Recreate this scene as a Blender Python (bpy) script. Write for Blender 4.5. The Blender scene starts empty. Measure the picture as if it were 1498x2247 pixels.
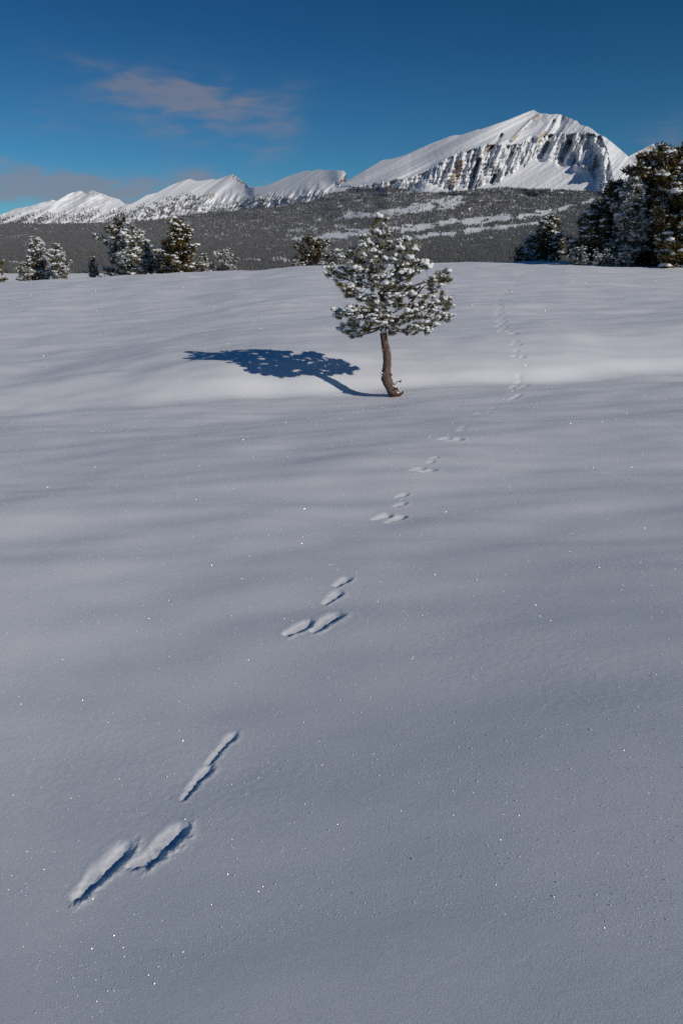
import bpy, bmesh, math, random
import numpy as np
from mathutils import Vector, Matrix, Quaternion

scene = bpy.context.scene
C = scene.collection
random.seed(7)
rng = np.random.default_rng(7)
R = math.radians

# ------------------------------------------------------------------ camera, sky, sun
F = 1498.0                       # focal length in photo pixels (photo is 1498 x 2247)
HZ = 545.0                       # row of the true horizon
PITCH = math.atan((1123.5 - HZ) / F)
CAMZ = 1.12
cam_d = bpy.data.cameras.new('camera')
cam_d.sensor_fit = 'VERTICAL'
cam_d.sensor_height = 36.0
cam_d.lens = 36.0 * F / 2247.0
cam_d.clip_start = 0.05
cam_d.clip_end = 60000
cam = bpy.data.objects.new('camera', cam_d)
C.objects.link(cam)
cam.location = (0, 0, CAMZ)
cam.rotation_euler = (math.pi / 2 - PITCH, 0, 0)
scene.camera = cam

SUN_EL = R(28.0)
SUN_AZ = math.atan2(0.80, -0.60)           # from +Y towards +X
S = Vector((math.sin(SUN_AZ) * math.cos(SUN_EL), math.cos(SUN_AZ) * math.cos(SUN_EL), math.sin(SUN_EL)))
sun_d = bpy.data.lights.new('sun', 'SUN')
sun_d.energy = 4.6
sun_d.angle = R(0.5)
sun_d.color = (1.0, 0.93, 0.83)
sun = bpy.data.objects.new('sun', sun_d)
C.objects.link(sun)
sun.rotation_euler = S.to_track_quat('Z', 'Y').to_euler()
sun.location = (20, -10, 30)

world = bpy.data.worlds.new('World')
scene.world = world
world.use_nodes = True
wn = world.node_tree.nodes
wl = world.node_tree.links
wn.clear()


class NT:
    """small helper for node trees"""
    def __init__(s, tree):
        s.t = tree

    def n(s, typ, **kw):
        o = s.t.nodes.new(typ)
        for k, v in kw.items():
            setattr(o, k, v)
        return o

    def put(s, sock, v):
        if isinstance(v, bpy.types.NodeSocket):
            s.t.links.new(v, sock)
        elif v is not None:
            sock.default_value = v

    def math(s, op, a, b=None, c=None, clamp=False):
        o = s.n('ShaderNodeMath', operation=op, use_clamp=clamp)
        s.put(o.inputs[0], a)
        s.put(o.inputs[1], b)
        s.put(o.inputs[2], c)
        return o.outputs[0]

    def mix(s, fac, a, b, blend='MIX'):
        o = s.n('ShaderNodeMix', data_type='RGBA', blend_type=blend)
        s.put(o.inputs[0], fac)
        s.put(o.inputs[6], a)
        s.put(o.inputs[7], b)
        return o.outputs[2]

    def noise(s, vec, scale, detail=4, rough=0.55, dist=0.0, dim='3D'):
        o = s.n('ShaderNodeTexNoise', noise_dimensions=dim)
        s.put(o.inputs['Vector'], vec)
        s.put(o.inputs['Scale'], scale)
        s.put(o.inputs['Detail'], detail)
        s.put(o.inputs['Roughness'], rough)
        s.put(o.inputs['Distortion'], dist)
        return o.outputs[0]

    def ramp(s, v, lo, hi, a=0.0, b=1.0, smooth=True):
        o = s.n('ShaderNodeMapRange')
        o.interpolation_type = 'SMOOTHSTEP' if smooth else 'LINEAR'
        s.put(o.inputs[0], v)
        for i, x in enumerate((lo, hi, a, b)):
            s.put(o.inputs[i + 1], x)
        return o.outputs[0]

    def comb(s, x, y, z):
        o = s.n('ShaderNodeCombineXYZ')
        for i, v in enumerate((x, y, z)):
            s.put(o.inputs[i], v)
        return o.outputs[0]

    def bump(s, h, strength, dist, normal=None):
        o = s.n('ShaderNodeBump')
        s.put(o.inputs['Strength'], strength)
        s.put(o.inputs['Distance'], dist)
        s.put(o.inputs['Height'], h)
        if normal is not None:
            s.put(o.inputs['Normal'], normal)
        return o.outputs[0]


def build_world():
    k = NT(world.node_tree)
    sky = k.n('ShaderNodeTexSky', sky_type='NISHITA', sun_disc=False)
    sky.sun_elevation = SUN_EL
    sky.sun_rotation = SUN_AZ
    sky.altitude = 1700
    sky.air_density = 1.0
    sky.dust_density = 0.25
    sky.ozone_density = 2.2
    tc = k.n('ShaderNodeTexCoord')
    sep = k.n('ShaderNodeSeparateXYZ')
    wl.new(tc.outputs['Generated'], sep.inputs[0])
    x, y, z = sep.outputs
    az = k.math('ARCTAN2', x, y)
    el = k.math('ARCSINE', z)
    # deep blue of clear mountain air through a polarising filter
    gam = k.n('ShaderNodeGamma')
    wl.new(sky.outputs[0], gam.inputs[0])
    gam.inputs[1].default_value = 1.0
    col = k.mix(1.0, gam.outputs[0], k.mix(k.ramp(el, 0.0, 0.34), (0.52, 1.32, 1.78, 1), (0.20, 0.80, 1.30, 1)), 'MULTIPLY')
    # clouds: stretched noise in direction space, gathered into a few banks
    vec = k.comb(k.math('MULTIPLY', az, 3.0), k.math('MULTIPLY', el, 12.0), 0.0)
    n1 = k.noise(vec, 3.0, 6, 0.52, 0.6)
    n2 = k.noise(vec, 8.0, 4, 0.5, 0.5)
    nn = k.math('MULTIPLY_ADD', n2, 0.45, k.math('MULTIPLY', n1, 0.75))
    banks = None

    def blob(px, py, wx, wy, amp, tilt=0.0):
        nonlocal banks
        X_ = (px - 749) / F; Y_ = -(py - 1123.5) / F
        fy = math.cos(PITCH) + Y_ * math.sin(PITCH); fz = -math.sin(PITCH) + Y_ * math.cos(PITCH)
        a0 = math.atan2(X_, fy)
        e0 = math.atan2(fz, math.hypot(X_, fy))
        da = k.math('SUBTRACT', az, a0)
        de = k.math('SUBTRACT', el, e0)
        de = k.math('MULTIPLY_ADD', da, tilt, de)
        u = k.math('DIVIDE', da, wx / F)
        v = k.math('DIVIDE', de, wy / F)
        d = k.math('ADD', k.math('MULTIPLY', u, u), k.math('MULTIPLY', v, v))
        g = k.math('MULTIPLY', k.math('EXPONENT', k.math('MULTIPLY', d, -1.0)), amp)
        banks = g if banks is None else k.math('ADD', banks, g)
    blob(395, 200, 125, 26, 0.72, 0.03)
    blob(300, 200, 330, 120, 0.16, 0.0)
    blob(420, 250, 130, 52, 0.60, 0.0)
    blob(610, 290, 70, 60, 0.4, -0.5)
    blob(215, 150, 90, 18, 0.22, 0.2)
    blob(0, 385, 150, 26, 0.85, 0.1)
    blob(200, 415, 260, 28, 1.25, 0.0)
    blob(-60, 425, 200, 40, 0.5, 0.0)
    blob(60, 260, 90, 30, 0.25, 0.1)
    blob(430, 385, 60, 18, 0.35, 0.0)
    blob(1500, 310, 110, 60, 0.36, 0.0)
    blob(1040, 170, 120, 50, 0.10, 0.0)
    # the same thin cloud goes on round the rest of the sky near the horizon
    side = k.ramp(k.math('ABSOLUTE', az), 0.6, 1.2)
    low = k.ramp(el, 0.35, 0.02)
    banks = k.math('ADD', banks, k.math('MULTIPLY', k.math('MULTIPLY', side, low), 0.4))
    dens = k.math('MULTIPLY', banks, k.ramp(nn, 0.38, 0.88, 0.18, 1.6))
    dens = k.ramp(dens, 0.02, 1.1, 0.0, 0.74)
    ccol = k.mix(k.ramp(el, 0.05, 0.3), (7.0, 7.1, 8.8, 1), (4.7, 5.5, 7.6, 1))
    col = k.mix(dens, col, ccol)
    bg = k.n('ShaderNodeBackground')
    wl.new(col, bg.inputs[0])
    bg.inputs[1].default_value = 0.055
    out = k.n('ShaderNodeOutputWorld')
    wl.new(bg.outputs[0], out.inputs[0])


build_world()
scene.view_settings.view_transform = 'Standard'
scene.view_settings.look = 'None'
scene.view_settings.exposure = -0.8
scene.view_settings.gamma = 1.0
scene.view_settings.use_curve_mapping = False
scene.render.engine = 'CYCLES'
scene.cycles.use_denoising = False
scene.cycles.max_bounces = 6
scene.cycles.diffuse_bounces = 3
scene.cycles.glossy_bounces = 2
scene.cycles.sample_clamp_indirect = 8.0


# ------------------------------------------------------------------ helpers
def tag(o, label=None, cat=None, group=None, kind=None):
    if label: o['label'] = label
    if cat: o['category'] = cat
    if group: o['group'] = group
    if kind: o['kind'] = kind
    return o


def link(name, me, mat=None, parent=None, loc=None):
    o = bpy.data.objects.new(name, me)
    C.objects.link(o)
    if mat is not None and me is not None and len(me.materials) == 0:
        me.materials.append(mat)
    if parent is not None:
        o.parent = parent
    if loc is not None:
        o.location = loc
    return o


def mesh_np(name, co, faces, smooth=True, attrs=None):
    """co (n,3); faces (m,k) int array with k = 3 or 4, or a list of such arrays"""
    me = bpy.data.meshes.new(name)
    fl = faces if isinstance(faces, list) else [faces]
    fl = [f for f in fl if len(f)]
    loops = np.concatenate([f.reshape(-1) for f in fl]).astype(np.int32)
    tot = np.concatenate([np.full(len(f), f.shape[1], np.int32) for f in fl])
    start = np.concatenate([[0], np.cumsum(tot)[:-1]]).astype(np.int32)
    me.vertices.add(len(co))
    me.vertices.foreach_set('co', np.ascontiguousarray(co, np.float32).reshape(-1))
    me.loops.add(len(loops))
    me.loops.foreach_set('vertex_index', loops)
    me.polygons.add(len(tot))
    me.polygons.foreach_set('loop_start', start)
    me.polygons.foreach_set('loop_total', tot)
    me.polygons.foreach_set('use_smooth', np.full(len(tot), smooth, bool))
    if attrs:
        for k, v in attrs.items():
            a = me.attributes.new(k, 'FLOAT', 'POINT')
            a.data.foreach_set('value', np.ascontiguousarray(v, np.float32).reshape(-1))
    me.update(calc_edges=True)
    return me


def grid_faces(nr, nc, wrap=False):
    i = np.arange(nr - 1)[:, None]
    j = np.arange(nc if wrap else nc - 1)[None, :]
    j2 = (j + 1) % nc
    a = i * nc + j
    b = i * nc + j2
    return np.stack([a, b, b + nc, a + nc], -1).reshape(-1, 4)


def _hash(ix, iy, seed):
    h = (ix.astype(np.int64) * 374761393 + iy.astype(np.int64) * 668265263 + seed * 974634777) & 0xFFFFFFFF
    h = ((h ^ (h >> 13)) * 1274126177) & 0xFFFFFFFF
    h = h ^ (h >> 16)
    return (h & 0xFFFF) / 65536.0 * 2 * np.pi


def pnoise(x, y, seed=0):
    x = np.asarray(x, float); y = np.asarray(y, float)
    x, y = np.broadcast_arrays(x, y)
    ix = np.floor(x); iy = np.floor(y)
    fx = x - ix; fy = y - iy
    u = fx * fx * fx * (fx * (fx * 6 - 15) + 10)
    v = fy * fy * fy * (fy * (fy * 6 - 15) + 10)

    def g(dx, dy):
        a = _hash(ix + dx, iy + dy, seed)
        return np.cos(a) * (fx - dx) + np.sin(a) * (fy - dy)
    n0 = g(0, 0) * (1 - u) + g(1, 0) * u
    n1 = g(0, 1) * (1 - u) + g(1, 1) * u
    return (n0 * (1 - v) + n1 * v) * 1.5


def fbm(x, y, seed=0, oct=4, gain=0.5, lac=2.03):
    s = 0; a = 1.0
    for i in range(oct):
        s = s + a * pnoise(x * lac ** i, y * lac ** i, seed + i * 17)
        a *= gain
    return s


def ridged(x, y, seed=0, oct=3, gain=0.5):
    s = 0; a = 1.0
    for i in range(oct):
        s = s + a * (1 - np.abs(pnoise(x * 2.1 ** i, y * 2.1 ** i, seed + 31 * i)) * 2)
        a *= gain
    return s


def sstep(a, b, x):
    t = np.clip((x - a) / (b - a), 0, 1)
    return t * t * (3 - 2 * t)


CP, SP = math.cos(PITCH), math.sin(PITCH)


def pix_dir(px, py):
    """direction from the viewpoint for a place seen at (px, py); horizontal length 1"""
    X = (np.asarray(px, float) - 749) / F
    Y = -(np.asarray(py, float) - 1123.5) / F
    dx = X + 0 * Y; dy = CP + Y * SP; dz = -SP + Y * CP
    dx, dy, dz = np.broadcast_arrays(dx, dy, dz)
    h = np.hypot(dx, dy)
    return dx / h, dy / h, dz / h


def poly(pts):
    a = np.array(pts, float)
    return lambda x: np.interp(x, a[:, 0], a[:, 1])


# ------------------------------------------------------------------ snow field
crest_py = poly([(-1500, 650), (-400, 612), (0, 604), (165, 600), (300, 593), (440, 590), (520, 586), (740, 583),
                 (900, 577), (1050, 573), (1250, 571.5), (1310, 573), (1400, 575.5), (1498, 577), (1900, 580), (3000, 600)])
RC = 42.0


def pxcol(x, y):
    """photo column near the horizon for a ground position (for the long crest only)"""
    yy = np.maximum(y, 0.3 * np.abs(x) + 0.1)
    hx = x / yy
    # column on the horizon row
    return 749 + F * hx / math.cos(PITCH)


def h_base(x, y):
    r = np.hypot(x, y)
    col = pxcol(x, y)
    zc = CAMZ - RC * (crest_py(col) - HZ) / F / 1.05
    wob = 0.5 * fbm(x * 0.16 + 3.1, y * 0.1, 5, 3)
    w2 = 0.25 * fbm(x * 0.5, y * 0.35, 15, 2)
    right = sstep(-5.0, -0.8, x)
    # gentle fall to the foot of the bank, then the bank, then a long rise to the crest
    yf = 8.52 + 0.13 * np.clip(x, -5, 6) + 0.35 * wob + w2 * 0.4
    wbank = 1.35 + 0.3 * wob
    hb = 0.44 * (0.44 + 0.56 * right) * (1 + 0.25 * (1 - right) * pnoise(x * 0.55 + 7, y * 0.3, 19))
    ym = np.minimum(y, yf)
    fall = -0.045 * ym - 0.048 * (np.sqrt((ym - 4.0) ** 2 + 0.8) + (ym - 4.0)) / 2 + 0.004
    fall = np.where(y < 0, -0.02 * y, fall)
    side = 0.05 * np.clip(x, -7, 7) * (1 - sstep(9.5, 22, y)) + 0.20 * 1.6 * np.tanh(x / 1.6) * (1 - sstep(0.6, 3.6, y))
    run = np.where(right > 0.5, 2.0, 2.0) + 2.0 * (1 - right)
    t = np.clip((y - yf + 0.15) / run, 0, 1)
    soft = sstep(0, 0.20 + 0.3 * (1 - right), t)
    bank = hb * (1 - (1 - t) ** 2.3) * (0.35 + 0.65 * soft)
    top = 9.9
    foot = -0.63 + 0.40
    s = np.clip((r - top) / (RC - top), 0, 1)
    s = s * s * (3 - 2 * s) * 0.25 + s * 0.75
    z = fall + side + bank
    z = z + (zc - foot) * s
    # undulations
    amp = sstep(0.5, 5, r)
    z = z + amp * 0.045 * fbm(x * 0.28 + 9, y * 0.5 + 2, 21, 3)
    z = z + sstep(1, 3, r) * (1 - 0.6 * sstep(14, 25, r)) * 0.026 * fbm(x * 0.55 + 0.3 * y, y * 1.15, 33, 3)
    z = z + sstep(10, 16, r) * 0.03 * fbm(x * 0.25, y * 0.9, 41, 3)
    z = z + 0.010 * fbm(x * 0.9 + 0.5 * y, y * 1.5, 3, 2)
    # secondary low drifts on the left side
    left = 1 - sstep(-3.5, 0.0, x)
    z = z + left * 0.055 * np.exp(-((y - 7.4 - 0.2 * wob) / 0.55) ** 2) * (1 + pnoise(x * 0.7, 0 * x, 9))
    # beyond the crest the ground falls away
    over = np.maximum(r - RC - 1.5 * pnoise(col * 0.01, 0 * col, 77), 0)
    z = z - 0.12 * over ** 1.0 * sstep(0, 10, over)
    return z


def hit_ground(px, py, hf=h_base):
    dx, dy, dz = [float(v) for v in pix_dir(px, py)]
    r = np.geomspace(0.4, 80, 6000)
    d = CAMZ + r * dz - hf(r * dx, r * dy)
    k = np.argmax(d < 0) if (d < 0).any() else len(r) - 1
    k = max(k, 1)
    t = d[k - 1] / (d[k - 1] - d[k]) if d[k] != d[k - 1] else 0
    rr = r[k - 1] + t * (r[k] - r[k - 1])
    return rr * dx, rr * dy, CAMZ + rr * dz


# hare prints: (start px,py), (end px,py), half width m, depth m
PR = [
    ((176, 1962), (262, 1872), 0.030, 0.050), ((300, 1898), (322, 1880), 0.021, 0.034), ((325, 1890), (385, 1828), 0.030, 0.050),
    ((404, 1750), (424, 1722), 0.015, 0.028), ((428, 1716), (452, 1690), 0.020, 0.032), ((456, 1676), (473, 1655), 0.015, 0.024), ((482, 1645), (508, 1616), 0.018, 0.028),
    ((290, 1897), (300, 1893), 0.018, 0.022), ((196, 1932), (215, 1914), 0.026, 0.036), ((345, 1858), (380, 1826), 0.027, 0.038),
    ((259, 1856), (263, 1852), 0.010, 0.007), ((368, 1752), (371, 1749), 0.008, 0.005), ((318, 1787), (322, 1785), 0.008, 0.004),
    ((632, 1389), (668, 1370), 0.034, 0.050), ((692, 1380), (730, 1353), 0.036, 0.050),
    ((715, 1322), (738, 1303), 0.026, 0.036), ((738, 1284), (756, 1272), 0.026, 0.036),
    ((824, 1139), (846, 1131), 0.036, 0.048), ((852, 1146), (876, 1136), 0.036, 0.048),
    ((868, 1111), (882, 1105), 0.026, 0.036), ((872, 1091), (886, 1086), 0.026, 0.034), ((880, 1099), (883, 1097), 0.01, 0.015),
    ((904, 1032), (920, 1028), 0.038, 0.046), ((926, 1035), (944, 1031), 0.040, 0.048),
    ((938, 1016), (946, 1013), 0.026, 0.032), ((947, 1006), (956, 1003), 0.026, 0.032),
    ((968, 964), (982, 961), 0.040, 0.046), ((986, 967), (1004, 963), 0.042, 0.050),
    ((1004, 946), (1012, 943), 0.028, 0.032), ((1010, 939), (1018, 936), 0.026, 0.030),
    ((1044, 908), (1054, 906), 0.040, 0.045), ((1060, 908), (1070, 906), 0.042, 0.045), ((1070, 898), (1084, 895), 0.03, 0.03),
    ((1118, 878), (1128, 872), 0.035, 0.045), ((1130, 874), (1138, 866), 0.035, 0.045),
    ((1122, 852), (1132, 846), 0.05, 0.06), ((1140, 851), (1150, 846), 0.05, 0.06),
    ((1131, 842), (1140, 838), 0.035, 0.045), ((1134, 829), (1139, 825), 0.035, 0.045),
    ((1124, 784), (1130, 781), 0.045, 0.055), ((1138, 785), (1145, 782), 0.045, 0.055),
    ((1129, 772), (1133, 769), 0.035, 0.045), ((1122, 757), (1126, 755), 0.05, 0.055), ((1134, 757), (1139, 755), 0.05, 0.055),
    ((1127, 750), (1131, 748), 0.04, 0.05), ((1118, 733), (1124, 731), 0.05, 0.06), ((1126, 734), (1131, 732), 0.05, 0.06)]
for (cx, cy) in [(1103, 726), (1098, 716), (1098, 704), (1095, 693), (1094, 683), (1093, 671), (1093, 659),
                 (1101, 648), (1112, 638), (1124, 628), (1132, 617), (1140, 605), (1153, 597), (1168, 591), (1182, 585)]:
    s_ = (cy - 560) / 160.0
    for (ox, oy, w_) in ((-6, 1, 1), (5, 1.5, 1), (-2, -3, 0.8), (2, -6, 0.8)):
        cxx = cx + ox * s_ * 1.2 + random.uniform(-1, 1)
        cyy = cy + oy * s_ + random.uniform(-.4, .4)
        PR.append(((cxx - 1.6 * s_, cyy + .3), (cxx + 1.6 * s_, cyy - .3), 0.065 * w_, 0.075 * w_))
# scratches and fallen snow by the little pine
for (cx, cy, l_) in [(905, 881, 6), (930, 878, 8), (950, 875, 5), (968, 877, 8), (985, 881, 9), (960, 870, 5), (978, 867, 4),
                     (890, 884, 5), (915, 884, 4), (820, 876, 4), (940, 872, 3)]:
    PR.append(((cx - l_, cy + 0.3), (cx + l_, cy - 0.3), random.uniform(0.010, 0.018), random.uniform(0.014, 0.022)))

prints = []
for (a, b, w_, d_) in PR:
    ax, ay, _ = hit_ground(*a)
    bx, by, _ = hit_ground(*b)
    prints.append((ax, ay, bx, by, w_ * (0.86 if a[1] > 1250 else 0.85), d_ * (0.25 if a[1] > 880 or w_ < 0.02 else 0.30)))


def carve(x, y, z):
    """press the prints into the snow; returns new z and the id of the print each vertex lies in"""
    pid = np.full(x.shape, -1, np.int32)
    wl_ = np.zeros_like(z); rm_ = np.zeros_like(z)
    for i, (ax, ay, bx, by, w_, d_) in enumerate(prints):
        m = w_ * 5
        sel = (x > min(ax, bx) - m) & (x < max(ax, bx) + m) & (y > min(ay, by) - m) & (y < max(ay, by) + m)
        if not sel.any():
            continue
        xs, ys = x[sel], y[sel]
        vx, vy = bx - ax, by - ay
        L2 = vx * vx + vy * vy + 1e-9
        L = math.sqrt(L2)
        t = ((xs - ax) * vx + (ys - ay) * vy) / L2
        tc = np.clip(t, 0, 1)
        ex = xs - ax - tc * vx
        ey = ys - ay - tc * vy
        d = np.hypot(ex, ey)
        f = 1.0 / w_
        d = d + w_ * (0.24 * pnoise(xs * f * 0.9, ys * f * 0.9, i) + 0.13 * pnoise(xs * f * 2.2, ys * f * 2.2, i + 5)
                      + 0.06 * pnoise(xs * f * 6, ys * f * 6, i + 9))
        # heel narrower than the toes, a saddle across the middle
        prof = 0.75 + 0.35 * sstep(0, 0.8, tc) + (0.0 if L < 3 * w_ else -0.16 * np.exp(-((tc - 0.42) / 0.1) ** 2))
        q = d / (w_ * prof)
        well = 1 - sstep(0.32, 1.28, q)
        dep = d_ * (0.75 + 0.25 * tc) * (1 + 0.10 * pnoise(xs * f * 1.7, ys * f * 1.7, i + 3))
        if L > 3 * w_:
            dep = dep * (1 - 0.35 * np.exp(-((tc - 0.42) / 0.09) ** 2))
        nx_, ny_ = (vy / L, -vx / L) if vy / L > 0 else (-vy / L, vx / L)
        sg = (ex * nx_ + ey * ny_) / w_
        dep = dep * (0.18 + 1.0 * np.clip((sg + 1.15) / 1.9, 0, 1))
        cur = -dep * well * (1 + 0.22 * pnoise(xs * f * 2.6, ys * f * 2.6, i + 71) + 0.16 * pnoise(xs * f * 6.5, ys * f * 6.5, i + 73))
        # thrown-up rim, mostly on the right and near side, broken into crumbs
        sidew = sstep(-0.6, 1.0, (ex * 0.8 - ey * 0.6) / (d + 1e-6))
        rim = np.exp(-((q - 1.45) / 0.38) ** 2) * (0.25 + 0.9 * sidew)
        crumb = 0.6 + 1.2 * np.maximum(pnoise(xs * f * 2.2, ys * f * 2.2, i + 40), 0) + 0.7 * pnoise(xs * f * 7, ys * f * 7, i + 50)
        cur = cur + d_ * 0.19 * rim * crumb * (w_ > 0.012)
        spray = np.exp(-(np.maximum(q - 1.2, 0) / 1.3)) * sidew * (q > 1.0)
        cur = cur + d_ * 0.15 * spray * np.maximum(pnoise(xs * f * 5, ys * f * 5, i + 60), 0)
        cut = -dep * well
        wl_[sel] = np.minimum(wl_[sel], cut)
        rm_[sel] = np.maximum(rm_[sel], cur - cut)
        pp = pid[sel]
        pp[q < 1.2] = i
        pid[sel] = pp
    return z + wl_ + rm_ * np.exp(np.clip(wl_, -1, 0) * 400), pid


def h_field(x, y):
    z = h_base(x, y)
    near = 1 - sstep(4, 9, np.hypot(x, y))
    z = z + near * (0.0026 * fbm(x * 2.6 + y * 2, y * 3.4, 61, 2) + 0.0003 * fbm(x * 45, y * 60, 63, 2) * sstep(-0.1, 0.5, pnoise(x * 1.3, y * 1.6, 64)))
    return z


# the mound near the left edge of the crest
MX, MY, _ = hit_ground(172, 609)


def add_mound(x, y, z):
    d2 = ((x - MX) / 0.55) ** 2 + ((y - MY) / 0.5) ** 2
    return z + 0.12 * np.exp(-d2)


def build_field(M_snow):
    fine = np.arange(-R(41), R(41), 0.0028)
    coarse = np.arange(R(41), 2 * math.pi - R(41), R(2.5))
    azs = np.concatenate([fine, coarse])
    r1 = np.exp(np.arange(math.log(0.7), math.log(4.5), 0.0030))
    r2 = np.exp(np.arange(math.log(4.5), math.log(13.0), 0.0036))
    r3 = np.exp(np.arange(math.log(13.0), math.log(60.0), 0.0065))
    r4 = np.exp(np.arange(math.log(60.0), math.log(330.0), 0.05))
    rr = np.concatenate([[0.05, 0.2, 0.4, 0.55], r1, r2, r3, r4])
    A, RR = np.meshgrid(azs, rr)
    x = np.sin(A) * RR; y = np.cos(A) * RR
    z = h_field(x, y)
    z = add_mound(x, y, z)
    z, pid = carve(x, y, z)
    # far skirt dives under the valley floor
    nr, nc = A.shape
    faces = grid_faces(nr, nc, wrap=True)[:, ::-1]
    co = np.stack([x, y, z], -1).reshape(-1, 3)
    cap = np.arange(nc)[None, :]
    me_all = mesh_np('snow_field', co, faces)
    cap_co = None
    nrm = np.empty(len(co) * 3, np.float32)
    me_all.vertices.foreach_get('normal', nrm)
    nrm = nrm.reshape(-1, 3)
    flip = nrm[:, 2].mean() < 0
    if flip:
        faces = faces[:, ::-1]
        nrm = -nrm
    bpy.data.meshes.remove(me_all)
    p = pid.reshape(-1)
    # print ids with hardly any faces stay part of the field
    # a face belongs to a print when all four corners do
    fp = p[faces]
    inside = (fp >= 0).all(1)
    fid = np.where(inside, fp.max(1), -1)
    cnt = np.bincount(fid[fid >= 0], minlength=len(prints))
    fid = np.where((fid >= 0) & (cnt[np.maximum(fid, 0)] < 6), -1, fid)

    def piece(name, fsel, parent=None):
        fs = faces[fsel]
        used, inv = np.unique(fs.reshape(-1), return_inverse=True)
        c = co[used]
        me = mesh_np(name, c, inv.reshape(-1, 4))
        me.normals_split_custom_set_from_vertices(nrm[used].tolist())
        return link(name, me, M_snow, parent)
    field = piece('snow_field', fid < 0)
    tag(field, 'wide open field of untouched powder snow with a low sunlit bank across it', 'snow', None, 'structure')
    for i in range(len(prints)):
        s = fid == i
        if s.sum() < 6:
            continue
        nm = 'paw_print' if i < len(prints) - 11 else 'scratch_mark'
        piece(nm, s, field)
    return field


# ------------------------------------------------------------------ materials
def new_mat(name):
    m = bpy.data.materials.new(name)
    m.use_nodes = True
    k = NT(m.node_tree)
    bs = m.node_tree.nodes['Principled BSDF']
    return m, k, bs


def mat_snow():
    m, k, b = new_mat('powder_snow')
    tc = k.n('ShaderNodeTexCoord')
    v = tc.outputs['Object']
    n_tint = k.noise(v, 0.6, 3)
    col = k.mix(n_tint, (0.80, 0.82, 0.86, 1), (0.86, 0.865, 0.88, 1))
    g = k.noise(v, 330.0, 4, 0.75)
    g2 = k.noise(v, 45.0, 4, 0.6)
    mp = k.n('ShaderNodeMapping')
    mp.inputs['Scale'].default_value = (5.0, 11.0, 8.0)
    mp.inputs['Rotation'].default_value = (0, 0, R(-14))
    m.node_tree.links.new(v, mp.inputs[0])
    g3 = k.noise(mp.outputs[0], 1.6, 5, 0.6, 0.4)
    # pits scattered over the crust
    vo = k.n('ShaderNodeTexVoronoi', feature='F1')
    m.node_tree.links.new(v, vo.inputs['Vector'])
    vo.inputs['Scale'].default_value = 16.0
    pit = k.ramp(vo.outputs['Distance'], 0.0, 0.22, -1.0, 0.0)
    pit = k.math('MULTIPLY', pit, k.ramp(k.noise(v, 7.0, 2), 0.58, 0.72))
    patch = k.ramp(k.noise(v, 1.1, 3), 0.40, 0.66, 0.15, 1.0)
    nb = k.bump(g3, 0.14, 0.007)
    nb = k.bump(pit, 0.12, 0.003, nb)
    nb = k.bump(g2, k.math('MULTIPLY', patch, 0.16), 0.0014, nb)
    nb = k.bump(g, 0.7, 0.0010, nb)
    grain = k.ramp(k.noise(v, 300.0, 3, 0.75), 0.3, 0.7, 0.88, 1.08)
    col = k.mix(1.0, col, k.comb(grain, grain, grain), 'MULTIPLY')
    k.put(b.inputs['Base Color'], col)
    b.inputs['Roughness'].default_value = 0.6
    b.inputs['Specular IOR Level'].default_value = 0.25
    m.node_tree.links.new(nb, b.inputs['Normal'])
    return m


def mat_crystal():
    m, k, b = new_mat('frost_crystal')
    b.inputs['Base Color'].default_value = (0.9, 0.92, 0.95, 1)
    b.inputs['Metallic'].default_value = 0.0
    b.inputs['IOR'].default_value = 2.0
    b.inputs['Roughness'].default_value = 0.24
    return m


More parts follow.
